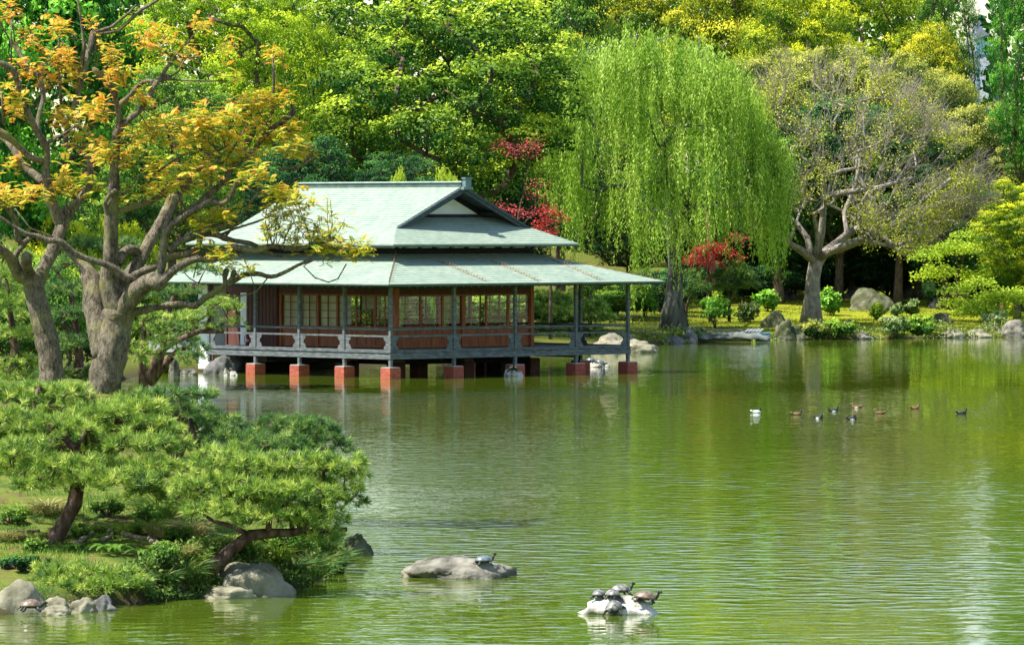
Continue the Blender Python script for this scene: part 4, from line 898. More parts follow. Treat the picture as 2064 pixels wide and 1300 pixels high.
# ------------------------------------------------------------------ the two pollards in front
def traced(name, label, d0, branches, rosettes, seed, thin=()):
    """branches: list of ([(px,py,rpx)...], end depth offset); junction depth is taken from what is already built"""
    global rng
    rng = np.random.default_rng(seed); random.seed(seed)
    nodes = []; ch = []; s0 = d0/F
    for bi, (pts, doff) in enumerate(branches):
        if bi == 0: dst = d0
        else:
            q = np.array(nodes); k = np.argmin((q[:, 0]-pts[0][0])**2+(q[:, 1]-pts[0][1])**2); dst = q[k, 2]
        # catmull-rom resample
        P = [np.array(p, float) for p in pts]; P = [2*P[0]-P[1]]+P+[2*P[-1]-P[-2]]; out = []
        for i in range(1, len(P)-2):
            L = np.linalg.norm(P[i+1][:2]-P[i][:2]); m = max(2, int(L/9))
            for j in range(m):
                t = j/m; t2 = t*t; t3 = t2*t
                out.append(.5*((2*P[i])+(-P[i-1]+P[i+1])*t+(2*P[i-1]-5*P[i]+4*P[i+1]-P[i+2])*t2+(-P[i-1]+3*P[i]-3*P[i+1]+P[i+2])*t3))
        out.append(P[-2]); n = len(out); pp = []; rr = []
        for i, o_ in enumerate(out):
            dd = dst+doff*(i/(n-1))**1.1; nodes.append((o_[0], o_[1], dd)); pp.append(W(o_[0], o_[1], dd))
            r = max(o_[2], 1.2)*dd/F*(.82 if pts[0][2] < 24 else .9)
            rr.append(r*(1+.10*mnoise.noise(Vector((o_[0]*.06, o_[1]*.06, bi)))))
        # swollen knob at a pollard end
        if rr[-1] > .035: 
            rr[-2] *= 1.25; rr[-1] *= 1.1; e_ = pp[-1]+(pp[-1]-pp[-2])*.5; pp.append(e_); rr.append(rr[-1]*.55)
        ch.append((pp, rr))
    O = np.array(W(*branches[0][0][0][:2], d0)); nodes = np.array(nodes)
    e = empty(name, O, 0, label, 'tree')
    Lv = Leaves(); Tm = MB()
    for (px, py, r) in rosettes:
        dd2 = (nodes[:, 0]-px)**2+(nodes[:, 1]-py-r*.5)**2*1.0; k = int(np.argmin(dd2+np.where(nodes[:, 1] < py-5, 900, 0))); dn = nodes[k, 2]
        nsub = max(2, int(round((r/9.8)**1.7)))
        for q in range(nsub):
            ox = px+rng.normal()*r*.46; oy = py+r*.25+rng.normal()*r*.3; do = rng.uniform(-.5, .5)*r/25.
            c = W(ox, oy, dn+do)-O; s = dn/F; ks = rng.uniform(.6, 1.2); tz = rng.normal(size=2)*.35
            # stem from the branch
            a = W(nodes[k, 0], nodes[k, 1], dn)-O; 
            if q > 1 and nsub > 2: a = c-np.array((rng.normal()*.1, rng.normal()*.1, .14))
            mid = (a+c)/2+np.array((rng.normal()*.05, rng.normal()*.05, -.1*abs(c[0]-a[0])))
            Tm.tube([a, mid, c, c+np.array((0, 0, .06))], [.015, .011, .008, .006], 4)
            nl = rng.integers(6, 12); L0 = min(r, 24)*s*1.2*ks
            hue = np.clip((250-py)/900.+.30-(px-200)/2200.+.17*rng.normal(), 0, .8)
            for l in range(nl):
                an = 2*math.pi*(l/nl)+rng.uniform(-.3, .3); elv = rng.uniform(.05, 1.15); L = L0*rng.uniform(.7, 1.15)
                dv = unit(np.array((math.cos(an)*math.cos(elv)+tz[0], math.sin(an)*math.cos(elv)+tz[1], math.sin(elv)))); c0 = c+np.array((rng.normal()*.03, rng.normal()*.03, rng.uniform(-.2, .12))); hl = hue+.12*rng.normal()
                m = 11; f = np.linspace(.18, 1, m)
                rach = c0+dv*(f*L)[:, None]+np.array((0, 0, -1))*(.38*L*f**2)[:, None]
                tang = unit(dv-np.array((0, 0, .76))*f[:, None]); side = unit(np.cross(tang, (0, 0, 1.)))
                nn = unit(np.cross(side, tang)+rng.normal(size=(m, 3))*.25)
                for sg in (-1, 1):
                    D = side*sg*.85+tang*.55+np.array((0, 0, -.25)); ll = L*.30*(1.05-.5*np.abs(f-.45))
                    Lv.add(rach, D, nn, ll, ll*.26, np.clip(hl*.55+.7*f*f-.12+(.22 if elv > .75 else 0)+.08*rng.normal()+.1*rng.normal(size=m), 0, 1))
                Lv.add(rach[-1:], tang[-1:], nn[-1:], L*.2, L*.08, np.array([min(1, hue+.4)]))
    for (pts, r0, r1) in thin:
        q = nodes; k = np.argmin((q[:, 0]-pts[0][0])**2+(q[:, 1]-pts[0][1])**2); dn = q[k, 2]; n = len(pts)
        Tm.tube([W(p[0], p[1], dn-.1*i)-O for i, p in enumerate(pts)], [(r0+(r1-r0)*i/(n-1))*dn/F for i in range(n)], 5)
    Lv.build('crown', POLL, e)
    for i, (p, r) in enumerate(ch): ch[i] = ([q-O for q in p], r)
    mbt = MB()
    mbt.v = Tm.v; mbt.f = Tm.f; mbt.m = Tm.m; mbt.sm = Tm.sm
    for p, r in ch: mbt.tube(p, r, 14 if max(r) > .1 else 8, noise=.16 if max(r) > .09 else .1)
    mbt.build('trunk', BARKF, e)
    return e
POLL = leaf_mat('sprouting_red_gold_leaves', (.34, .52, .03), (.84, .58, .045), (.86, .17, .06), .45, .1)
RA = [(23, 12, 26), (12, 169, 20), (23, 204, 28), (8, 385, 32), (38, 381, 38), (46, 131, 28), (50, 65, 28), (119, 50, 30), (115, 112, 36), (135, 135, 34), (123, 227, 36), (135, 358, 48), (173, 365, 32), (173, 273, 36), (100, 385, 22), (90, 150, 26), (30, 330, 22)]
RB = [(192, 42, 18), (238, 96, 32), (238, 142, 36), (300, 69, 30), (340, 60, 22), (369, 96, 30), (412, 35, 24), (458, 85, 22), (458, 142, 20), (192, 208, 44), (285, 192, 26), (242, 300, 50), (205, 290, 34), (315, 254, 36), (290, 272, 30), (365, 238, 32), (415, 240, 46),
      (462, 223, 36), (346, 365, 36), (315, 369, 28), (404, 338, 38), (440, 427, 34), (250, 385, 20), (546, 100, 28), (515, 200, 42), (480, 205, 30), (569, 188, 34), (404, 235, 36), (392, 273, 38), (531, 254, 34), (569, 275, 46), (600, 255, 28), (531, 340, 36), (610, 300, 24),
      (473, 269, 30), (481, 319, 32), (331, 246, 26), (312, 323, 32), (358, 352, 34), (415, 350, 28), (454, 425, 28), (408, 442, 26), (500, 300, 30), (569, 377, 26), (600, 385, 38), (577, 425, 30), (646, 400, 18), (619, 460, 34), (660, 462, 32), (708, 490, 34), (740, 500, 18), (640, 490, 26), (590, 478, 30), (560, 450, 28), (610, 410, 32), (560, 395, 26), (680, 500, 26), (655, 440, 24), (535, 469, 18), (431, 500, 32), (450, 520, 22), (481, 540, 22), (500, 350, 26), (440, 300, 30), (550, 420, 22), (640, 320, 14)]
BA = [([(100, 800, 30), (103, 731, 27), (92, 679, 26), (82, 634, 25), (72, 600, 24), (66, 572, 23), (60, 555, 20)], 0),
      ([(62, 565, 19), (42, 556, 18), (29, 534, 16), (16, 515, 13), (0, 503, 12), (-35, 488, 12)], -1),
      ([(66, 560, 14), (54, 538, 13), (52, 518, 12)], -.8),
      ([(72, 585, 18), (84, 550, 17), (96, 525, 16), (107, 505, 16), (119, 472, 15), (129, 445, 15), (136, 425, 13)], .8),
      ([(133, 436, 10), (145, 418, 10), (165, 395, 9), (182, 372, 8), (180, 330, 7), (160, 300, 6), (133, 290, 7), (140, 240, 6), (158, 190, 6), (172, 140, 6), (178, 105, 6), (190, 66, 8)], 1.2),
      ([(125, 455, 16), (112, 425, 15), (100, 395, 14), (94, 365, 12), (93, 340, 9), (95, 318, 8), (92, 291, 8), (76, 270, 8), (60, 235, 8), (46, 196, 7), (34, 163, 7), (27, 144, 8), (9, 131, 8), (-22, 128, 7)], -1.2),
      ([(90, 368, 10), (65, 349, 10), (39, 323, 9), (22, 292, 9), (-5, 268, 9)], 1.3),
      ([(90, 326, 8), (62, 318, 8), (39, 297, 7), (17, 278, 9), (-5, 264, 8)], -.6),
      ([(92, 298, 8), (76, 261, 7), (81, 222, 6), (88, 196, 6), (83, 171, 7), (78, 152, 7), (62, 145, 5), (46, 120, 5), (30, 90, 6)], 1.0),
      ([(83, 165, 5), (84, 150, 5), (84, 134, 4)], .2),
      ([(40, 550, 9), (30, 520, 8), (43, 500, 7), (62, 478, 6), (45, 491, 7), (34, 474, 7), (32, 446, 7), (15, 420, 7), (-5, 405, 6)], -1),
      ([(138, 431, 12), (155, 409, 11), (179, 377, 9)], .5)]
BB = [([(196, 822, 36), (206, 780, 34), (218, 735, 36), (228, 690, 39), (236, 655, 34), (240, 625, 31)], 0),
      ([(212, 720, 30), (202, 670, 28), (192, 620, 27), (190, 585, 26), (180, 555, 22), (166, 535, 11), (148, 518, 8), (124, 490, 7)], .8),
      ([(192, 590, 18), (200, 565, 14), (212, 552, 12)], .3),
      ([(240, 640, 30), (228, 600, 27), (220, 565, 23), (222, 530, 19), (224, 490, 17), (224, 450, 17), (226, 418, 15), (230, 370, 13), (231, 338, 11), (235, 269, 9), (246, 250, 8)], -.8),
      ([(243, 254, 8), (236, 215, 7), (231, 192, 8), (226, 178, 9), (208, 160, 7), (192, 142, 7)], -.6),
      ([(246, 252, 8), (264, 238, 8), (285, 220, 7), (300, 198, 7), (308, 178, 6), (320, 162, 7), (338, 156, 7)], .4),
      ([(318, 164, 5), (330, 148, 5), (340, 132, 4), (349, 118, 5)], .1),
      ([(320, 165, 5), (290, 165, 5), (265, 190, 6), (240, 215, 7)], .8),
      ([(238, 600, 20), (252, 565, 17), (279, 530, 16), (309, 475, 14), (339, 418, 12), (351, 397, 11)], 1.6),
      ([(240, 640, 30), (258, 610, 22), (284, 579, 19), (309, 565, 18), (325, 574, 15)], -1.0),
      ([(312, 570, 13), (324, 545, 11), (328, 510, 10), (335, 464, 10), (345, 430, 9), (352, 412, 8), (358, 392, 8)], -.3),
      ([(332, 475, 9), (348, 452, 8), (368, 438, 8), (399, 420, 7), (425, 404, 7), (446, 411, 6), (462, 401, 6), (472, 380, 5), (478, 366, 5)], -.8),
      ([(336, 462, 9), (356, 445, 8), (395, 415, 8), (431, 385, 8), (454, 362, 8), (473, 331, 7), (500, 315, 8), (515, 298, 6), (546, 262, 6), (569, 246, 7), (592, 226, 7)], 1.4),
      ([(322, 572, 13), (342, 552, 11), (360, 538, 10), (376, 529, 10), (399, 521, 9), (429, 524, 8), (457, 511, 8), (470, 497, 9), (485, 502, 7), (515, 506, 7), (535, 500, 7), (550, 496, 6), (600, 502, 6), (631, 494, 4), (665, 486, 2)], -.6),
      ([(226, 595, 12), (245, 588, 10), (262, 580, 8), (285, 562, 9), (256, 560, 11), (232, 545, 10), (215, 534, 9), (177, 523, 7), (146, 508, 8), (121, 487, 8), (95, 485, 8), (75, 476, 6), (52, 472, 7), (25, 455, 4), (-5, 436, 4)], -1.4),
      ([(268, 556, 9), (300, 542, 9), (322, 534, 8), (339, 519, 9), (365, 515, 8), (390, 508, 9), (402, 494, 8), (402, 481, 7), (415, 473, 7), (441, 475, 7), (452, 480, 8), (470, 485, 6), (508, 492, 6), (535, 508, 6), (569, 517, 3), (615, 512, 2), (665, 498, 1.5)], -.6),
      ([(340, 505, 9), (358, 490, 8), (388, 475, 7), (422, 462, 7), (452, 456, 8)], .2),
      ([(254, 634, 14), (277, 628, 11), (309, 621, 9), (346, 614, 8), (378, 614, 8), (394, 617, 8), (411, 602, 8), (445, 582, 7), (458, 571, 8), (478, 563, 6), (492, 554, 6), (519, 552, 6), (546, 558, 5), (570, 551, 5), (600, 535, 4), (628, 524, 5)], -1.5),
      ([(455, 575, 6), (453, 560, 6), (456, 545, 7)], .1), ([(458, 570, 5), (468, 560, 6), (472, 548, 6)], -.2),
      ([(230, 430, 8), (241, 426, 8), (268, 418, 8), (300, 408, 8), (318, 398, 7), (333, 386, 7)], .5),
      ([(222, 505, 7), (214, 480, 7), (222, 450, 7), (216, 425, 7), (212, 410, 5), (220, 395, 5), (232, 385, 6)], -.5),
      ([(370, 385, 6), (380, 372, 7), (384, 352, 5), (400, 342, 4), (425, 318, 3), (454, 296, 3)], .3),
      ([(238, 530, 12), (250, 508, 12), (265, 503, 12), (280, 512, 8)], .8)]
thA = [([(23, 128), (23, 40)], 2, 1.5), ([(8, 250), (3, 180)], 4, 2), ([(125, 225), (118, 140), (118, 75)], 4, 1.5), ([(95, 290), (120, 275), (160, 250)], 3, 1.5), ([(25, 90), (5, 55), (-5, 30)], 2, 1.5), ([(118, 480), (100, 476), (60, 460), (30, 420)], 2, 1.5), ([(125, 470), (132, 440), (135, 400)], 3, 2), ([(155, 190), (170, 90), (162, 30), (155, -5)], 4, 2), ([(190, 66), (225, 55), (262, 25), (275, 10)], 4, 2), ([(190, 70), (240, 62), (285, 20), (320, 0)], 5, 3)]
thB = [([(458, 571), (430, 592), (470, 600), (515, 590), (540, 560)], 1, 1.5), ([(628, 524), (612, 537), (635, 560), (662, 569), (681, 562), (698, 532)], 1.5, 1.5), ([(330, 160), (385, 163), (450, 164)], 2.5, 1.5), ([(340, 157), (360, 145), (372, 120)], 2.5, 1.5), ([(308, 354), (340, 330), (377, 308)], 3, 2),
       ([(365, 450), (366, 380), (362, 360)], 2.5, 2), ([(402, 480), (390, 440), (372, 420), (366, 405)], 2, 1.5), ([(549, 230), (552, 165), (550, 112)], 4, 2), ([(452, 480), (488, 435), (523, 381)], 3, 2), ([(441, 475), (470, 462), (515, 448), (543, 437)], 3, 2), ([(562, 342), (600, 338), (632, 320)], 4, 2), ([(440, 340), (470, 300), (500, 250)], 3, 2), ([(390, 560), (405, 500), (398, 470)], 1.5, 1), ([(242, 395), (262, 380), (285, 350)], 2, 1.5), ([(480, 500), (500, 540), (512, 575)], 1.2, 1)]
traced('pollard_tree', 'left pollarded tree with sprouting red gold leaves and a knobbly grey trunk', 121.5, BA, RA, 71, thA)
traced('pollard_tree', 'right pollarded tree with a forked mossy trunk and long boughs reaching over the pond', 119.5, BB, RB, 72, thB)
# ------------------------------------------------------------------ rocks
def rock(name, label, px, py, wpx, hpx, mat, seed, base=0.0, d=None, deep=.8, group=None, rz=None, sharp=.35, cat='rock', tilt=0, sub=4):
    """px,py: centre and foot of the rock in the photo, base: height of the surface it stands on"""
    if d is None:
        if base is None: p = GP(px, py); d = p[1]; base = p[2]
        else: d = F*(HC-base)/(py-CY)
    x = (px-CX)/F*d; s = d/F; a = wpx*s/2; h = hpx*s; b = a*deep
    bm = bpy.data.meshes.new(name)
    import bmesh
    q = bmesh.new(); bmesh.ops.create_icosphere(q, subdivisions=sub, radius=1)
    for v in q.verts:
        p = v.co.copy(); so_ = Vector((seed*3.7, seed*1.3, seed*.7))
        n1 = mnoise.noise(p*1.1+so_); n2 = mnoise.noise(p*2.7+so_); n3 = mnoise.noise(p*6.5+so_); n4 = mnoise.cell(p*1.6+so_) if False else 0
        rdg = 1-abs(mnoise.noise(p*1.9+so_*2))*2
        r = 1+sharp*n1+.5*sharp*n2+.16*sharp*n3+.25*sharp*(rdg-.6)
        p = p*r; p.z = p.z if p.z > 0 else p.z*.45
        v.co = Vector((p.x*a, p.y*b, p.z*h*1.12+tilt*p.x*h))
    q.to_mesh(bm); q.free(); bm.polygons.foreach_set('use_smooth', np.ones(len(bm.polygons), bool)); bm.materials.append(mat); bm.update()
    o = bpy.data.objects.new(name, bm); col.objects.link(o); o.location = (x, d+b*.8, base-.02); o.rotation_euler.z = rz if rz is not None else 0
    return tag(o, label, cat, group)
rock('boulder', 'pale sloping boulder under the overhanging pine on the near shore', 498, 1195, 178, 62, ROCKB, 3, d=97.2, sharp=.32, tilt=-.05)
rock('boulder', 'lower grey stone joined to the left foot of the sloping boulder', 455, 1200, 110, 24, ROCKB, 4, d=96.6, sharp=.4)
rock('boulder', 'smooth rounded beige boulder at the left edge of the photo', 32, 1232, 115, 58, ROCKB, 5, d=92.9, sharp=.22)
rock('shore_stone', 'small stone behind the red shelled turtle', 112, 1222, 55, 28, ROCKB, 6, d=93.2)
rock('shore_stone', 'flat beige stone right of the red shelled turtle', 112, 1236, 56, 17, ROCKB, 7, d=92.6)
rock('shore_stone', 'knobbly grey stone below the low spreading pine', 165, 1232, 52, 24, ROCKB, 8, d=93.2, sharp=.45)
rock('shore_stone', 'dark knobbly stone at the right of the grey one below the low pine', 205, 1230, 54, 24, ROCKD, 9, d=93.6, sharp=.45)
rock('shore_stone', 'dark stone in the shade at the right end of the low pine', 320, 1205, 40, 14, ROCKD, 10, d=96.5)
rock('boulder', 'mossy rock in the water behind the reeds at the tip of the near bank', 718, 1125, 62, 40, ROCKM, 11, d=109, sharp=.45)
rock('boulder', 'long low rock in the water carrying a single turtle', 918, 1165, 236, 35, ROCK, 18, deep=.75, sharp=.38)
rock('boulder', 'white rock in the water crowded with five turtles', 1254, 1238, 150, 33, ROCKW, 13, deep=.5, sharp=.3, tilt=-.12)
rock('boulder', 'big grey rock among the needles of the banded pine', 190, 955, 70, 55, ROCK, 14, d=109, sharp=.4)
rock('boulder', 'pale rock left of the big one behind the banded pine', 110, 950, 60, 34, ROCKB, 15, d=110, sharp=.4)
rock('boulder', 'dark hollow boulder behind the grass tuft on the near bank', 225, 1050, 110, 48, ROCKD, 16, d=106, sharp=.4)
rock('boulder', 'brown layered rock jutting out right of the pollard foot', 268, 785, 60, 34, noise_mat('layered_brown_rock', [(.3, (.06, .04, .03)), (.6, (.26, .18, .13))], 5, 8, .9, .8, 10, (1, 1, 4)), 17, d=126, sharp=.3)
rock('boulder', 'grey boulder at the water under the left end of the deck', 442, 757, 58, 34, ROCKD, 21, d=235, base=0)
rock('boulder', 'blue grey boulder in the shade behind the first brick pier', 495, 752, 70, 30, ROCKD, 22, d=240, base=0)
rock('shore_stone', 'pale round stone left of the first brick pier', 456, 757, 14, 13, ROCKW, 23)
rock('shore_stone', 'pale flat pebble heap beside the first brick pier', 469, 757, 20, 8, ROCKW, 24)
rock('shore_stone', 'upright grey stone at the water left of the deck', 350, 757, 22, 34, ROCK, 25)
rock('shore_stone', 'low grey stone at the water left of the deck, right of the upright one', 378, 756, 34, 14, ROCK, 26)
rock('boulder', 'white rock with a basking turtle in front of the middle brick pier', 1034, 757, 38, 13, ROCKW, 31, d=232.2, deep=.6)
rock('boulder', 'white rock with two dark turtles between the right brick piers', 1192, 740, 62, 12, ROCKW, 32, deep=.5)
rock('boulder', 'large pale flat rock just beyond the right end of the veranda', 1232, 712, 90, 32, ROCKB, 33, d=274, deep=1.2, sharp=.35)
rock('boulder', 'pale rock running low into the water right of the veranda', 1288, 712, 80, 22, ROCKB, 34, d=273, deep=.8, sharp=.35)
rock('boulder', 'rounded shore boulder in front of the willow', 1318, 692, 50, 18, ROCK, 35, d=295)
for i, (px, py, w, h, m, lab) in enumerate((
    (1358, 690, 40, 12, ROCKD, 'low dark stone below the willow trunk'), (1270, 690, 30, 16, ROCKD, 'dark stone left of the willow boulder'), (1390, 688, 30, 16, ROCK, 'grey stone at the left end of the old boat'),
    (1580, 683, 44, 28, ROCKM, 'mossy boulder right of the old boat, left of a pair'), (1606, 683, 40, 24, ROCKM, 'mossy boulder right of the old boat, right of a pair'), (1560, 662, 46, 26, ROCKM, 'mossy boulder behind the pair by the old boat'),
    (1735, 680, 50, 10, ROCK, 'flat stone at the water below the dark shrubs of the lawn edge'), (1710, 662, 22, 16, ROCK, 'small grey stone right of the foot of the grey tree'), (1680, 658, 18, 12, ROCK, 'small stone touching the foot of the grey tree'),
    (1920, 675, 46, 12, ROCKB, 'angular pale stone at the water near the right end'), (1970, 674, 55, 13, ROCKB, 'long beige stone at the water near the right end'), (2045, 673, 64, 22, ROCK, 'big grey boulder at the water at the right edge'),
    (2000, 668, 34, 12, ROCKM, 'mossy stone left of the big boulder at the right edge'), (1895, 650, 52, 15, ROCKM, 'low mossy stone lying in the lawn'), (1890, 622, 36, 16, ROCKD, 'dark stone at the foot of the small glossy shrub'),
    (1580, 676, 14, 8, ROCKD, 'tiny dark stone between boat and boulders'), (1430, 690, 26, 10, ROCK, 'small stone under the middle of the old boat'))):
    dd = None if py < 672 else {True: None}.get(True)
    if py >= 672:
        ds_ = np.arange(270, 330, .1); dd = float(ds_[np.argmax(shore_dist((px-CX)/F*ds_, ds_) > 0)])-.35
        rock('shore_stone', lab, px, py, w, h*1.15, m, 60+i, base=0, d=dd, sharp=.4)
    else: rock('shore_stone', lab, px, py, w, h, m, 60+i, base=None, sharp=.4)
rock('boulder', 'large rounded mossy boulder resting on the lawn', 1760, 627, 92, 36, ROCKM, 91, base=None, sharp=.3)
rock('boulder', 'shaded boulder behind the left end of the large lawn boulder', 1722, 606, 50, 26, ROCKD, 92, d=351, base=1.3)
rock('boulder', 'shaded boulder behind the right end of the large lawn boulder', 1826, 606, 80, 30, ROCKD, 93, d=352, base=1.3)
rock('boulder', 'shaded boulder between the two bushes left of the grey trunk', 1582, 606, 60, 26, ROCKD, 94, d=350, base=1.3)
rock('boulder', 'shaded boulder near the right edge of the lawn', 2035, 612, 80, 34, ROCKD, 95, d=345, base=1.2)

# ------------------------------------------------------------------ small plants
def shrub(name, label, px, py, wpx, hpx, kind, seed, leaf=.12, n=900, d=None, stem=True, group=None, cat='shrub'):
    global rng
    rng = np.random.default_rng(1000+seed)
    p = GP(px, py) if d is None else np.array(((px-CX)/F*d, d, HC-(py-CY)/F*d)); s = p[1]/F; a = wpx*s/2; h = hpx*s
    e = empty(name, p, 0, label, cat, group); Lv = Leaves(); T = []
    nlb = 9
    for i in range(nlb):
        q = rdir(1)[0]; c = np.array((q[0]*a*.6, q[1]*a*.6, h*.58+q[2]*h*.3)); T.append(c)
        lobe_leaves(Lv, c, min(a, h)*.5, n//nlb, leaf, .35, .8, tb=.05)
    Lv.build('foliage', LM[kind], e)
    mb = MB()
    for c in T: mb.tube([(rng.normal()*.04, rng.normal()*.04, -.08), c*np.array((.4, .4, .5)), c], [.03, .02, .01], 4)
    mb.build('stem', BARK, e); return e
sh = [('fresh green shrub in front of the pine sapling, right of the willow', 1440, 662, 80, 55, 'shrub'), ('upright yellow green shrub rising behind the fresh green one', 1440, 640, 40, 52, 'bright'),
 ('bright leafy bush between the boulders and the grey tree', 1547, 628, 56, 42, 'shrub'), ('bright leafy bush touching the right side of the grey trunk', 1672, 636, 50, 52, 'shrub'),
 ('small round bush on a bare stem with shiny leaves', 1871, 616, 54, 44, 'glossy'), ('small yellow green bush in front of the large lawn boulder', 1768, 645, 28, 30, 'bright'),
 ('small dull green bush right of the yellow green one', 1808, 638, 26, 26, 'greyg'), ('dull green bush third from the large lawn boulder', 1838, 638, 38, 32, 'greyg'),
 ('grey green tufted plant left of the bright bush', 1505, 650, 56, 36, 'greyg'), ('rambling shrub along the water below the lawn boulder', 1800, 682, 90, 34, 'greyg'), ('rambling shrub along the water below the bush trio', 1860, 680, 90, 32, 'mid'),
 ('rambling shrub over the water right of the grey trunk', 1690, 682, 90, 30, 'mid'), ('yellowish rambling shrub at the foot of the grey trunk', 1640, 680, 80, 26, 'olive'), ('rambling shrub at the water near the right end', 2000, 665, 70, 34, 'greyg'), ('small yellowish bush at the right edge', 2050, 640, 40, 36, 'yellow'),
 ('green shrub with reddish tips behind the last veranda post', 1242, 640, 56, 50, 'shrub'), ('green shrub low on the slope left of the willow trunk', 1300, 640, 60, 56, 'vivid'), ('creeping plant over the stones below the willow', 1400, 682, 60, 16, 'greyg')]
for i, (lab, px, py, w, h, k) in enumerate(sh): shrub('shrub', lab, px, py, w, h, k, i, leaf=.2 if k != 'greyg' else .15, n=1500)
# near bank plants: blade clumps and ferns
GR = leaf_mat('grass_blades', (.05, .13, .015), (.16, .3, .025), (.38, .42, .07), .35, .08)
GRD = leaf_mat('dark_reeds', (.02, .08, .02), (.05, .18, .025), (.25, .22, .05), .3, .1)
STRAW = leaf_mat('straw_blades', (.2, .22, .05), (.42, .38, .12), (.55, .5, .22), .35, .08)
def clump(name, label, px, py, wpx, hpx, mat, seed, n=320, wid=.018, up=1.2, d=None, group=None, cat='grass clump'):
    global rng
    rng = np.random.default_rng(2000+seed); p = GP(px, py) if d is None else W(px, py, d); s = p[1]/F; Lv = Leaves(); h = hpx*s; a = wpx*s/2
    an = rng.uniform(0, 6.28, n); q = rng.random(n)**.6*a*.7; P = np.stack([np.cos(an)*q, np.sin(an)*q, np.zeros(n)-.03], -1)
    D = unit(np.stack([np.cos(an)*.55, np.sin(an)*.55, np.full(n, up)], -1)+rng.normal(size=(n, 3))*.3); L = h*rng.uniform(.5, 1.1, n); T = .2+.7*rng.random(n)
    nn = np.cross(D, np.stack([-np.sin(an), np.cos(an), 0*an], -1)); Lv.add(P, D, nn, L*.6, wid, T)
    D2 = unit(D+np.array((0, 0, -.75))+np.stack([np.cos(an)*.5, np.sin(an)*.5, 0*an], -1)); Lv.add(P+D*(L*.52)[:, None], D2, nn, L*.5, wid*.8, T+.1)
    o = Lv.build(name, mat, None); o.location = tuple(p); return tag(o, label, cat, group)
def fern(label, px, py, wpx, seed, mat='fern', d=None, n=13):
    global rng
    rng = np.random.default_rng(3000+seed); p = GP(px, py) if d is None else W(px, py, d); s = p[1]/F; Lv = Leaves(); a = wpx*s/2
    for i in range(n):
        an = 6.28*i/n+rng.uniform(-.2, .2); f = np.linspace(.1, 1, 16); L = a*rng.uniform(.8, 1.2)
        P = np.stack([np.cos(an)*f*L, np.sin(an)*f*L, L*(1.3*f-1.05*f*f)], -1); T_ = unit(np.stack([np.cos(an)+0*f, np.sin(an)+0*f, 1.3-2.1*f], -1)); S = np.stack([-np.sin(an)+0*f, np.cos(an)+0*f, 0*f], -1)
        for sg in (-1, 1): Lv.add(P, S*sg+T_*.3, np.cross(T_, S), L*.3*(1.15-f), L*.08, .35+.4*rng.random(16))
    o = Lv.build('fern', LM[mat], None); o.location = tuple(p); return tag(o, label, 'fern')
for i, (lab, px, py, w, h, m) in enumerate((
  ('tall green iris like clump in the middle of the near bank', 318, 1050, 90, 85, GR), ('tall green iris like clump behind the first, nearer the leaning pine', 345, 1020, 60, 70, GR), ('drooping straw edged clump beside the iris clump', 330, 1085, 80, 45, STRAW),
  ('drooping straw coloured tuft under the banded pine', 95, 1035, 90, 50, STRAW), ('straw coloured tuft left of the wide pine trunk', 385, 1080, 80, 60, STRAW), ('dark hanging grass over the water left of the sloping boulder', 375, 1190, 70, 75, GRD),
  ('dark hanging grass left of that, above the shore', 335, 1200, 50, 50, GRD), ('dark reeds on the tip of the near bank', 625, 1165, 80, 85, GRD), ('dark reeds at the very end of the near bank', 670, 1150, 70, 75, GRD), ('short green grass below the tip pine', 560, 1150, 80, 60, GR),
  ('low green tuft at the foot of the banded pine', 190, 1075, 60, 30, GR), ('green tuft at the left edge below the needles', 40, 1040, 80, 35, GR), ('yellow green tuft at the left edge of the bank', 20, 1090, 70, 30, STRAW), ('yellow green tuft right of the fern', 420, 1110, 50, 35, STRAW), ('tuft on the mossy shelf near the boulder', 395, 1150, 60, 35, GR),
  ('hanging grass at the shore right of the low pine', 275, 1205, 60, 45, GRD), ('dark grass overhanging the water just left of the boulder', 410, 1185, 50, 50, GRD), ('dark reeds behind the sloping boulder', 590, 1165, 60, 60, GRD), ('yellow green grass on the slope under the wide pine', 470, 1120, 60, 45, GR), ('straw grass on the mossy slope', 360, 1125, 70, 45, STRAW),
  ('green blades between the roots and the cave like boulder', 255, 1075, 70, 40, GR), ('grass tuft behind the roots', 300, 1075, 60, 50, GR), ('blades at the right rim of the near bank below the needles', 650, 1120, 70, 60, GRD), ('low blades left of the ferns', 110, 1090, 60, 25, GR), ('reed clump at the water left of the deck', 320, 752, 50, 50, GR))):
    clump('grass_clump', lab, px, py, w, h, m, i, n=420 if px < 700 else 200, wid=.02 if py > 800 else .05, d=238 if py < 800 else None)
for k_, (lab, px, py, w, h) in enumerate((('leafy green plant behind the straw tuft near the roots', 300, 1060, 80, 34), ('leafy green plant under the right side of the banded pine', 215, 1040, 80, 30), ('leafy green plant at the far left below the needles', 20, 1060, 70, 26), ('leafy green plant left of the wide pine trunk', 360, 1100, 60, 30), ('leafy green plant right of the banded pine foot', 160, 1085, 50, 22), ('leafy green plant above the ivy patch', 70, 1115, 70, 24), ('leafy green plant beneath the wide pine bough', 600, 1120, 80, 40))):
    shrub('leafy_plant', lab, px, py, w, h, 'fern', 60+k_, leaf=.05, n=1500, cat='plant')
fern('fern in the middle of the near bank below the roots', 225, 1120, 100, 1); fern('fern right of the middle one', 290, 1125, 80, 2); fern('fern beside the trunk of the wide pine', 430, 1100, 70, 3); fern('fern near the left shore ivy', 150, 1110, 60, 4)
shrub('leafy_plant', 'yellow green leafy plant below the trunk of the wide pine', 495, 1135, 55, 42, 'fern', 50, leaf=.05, n=900, cat='plant')
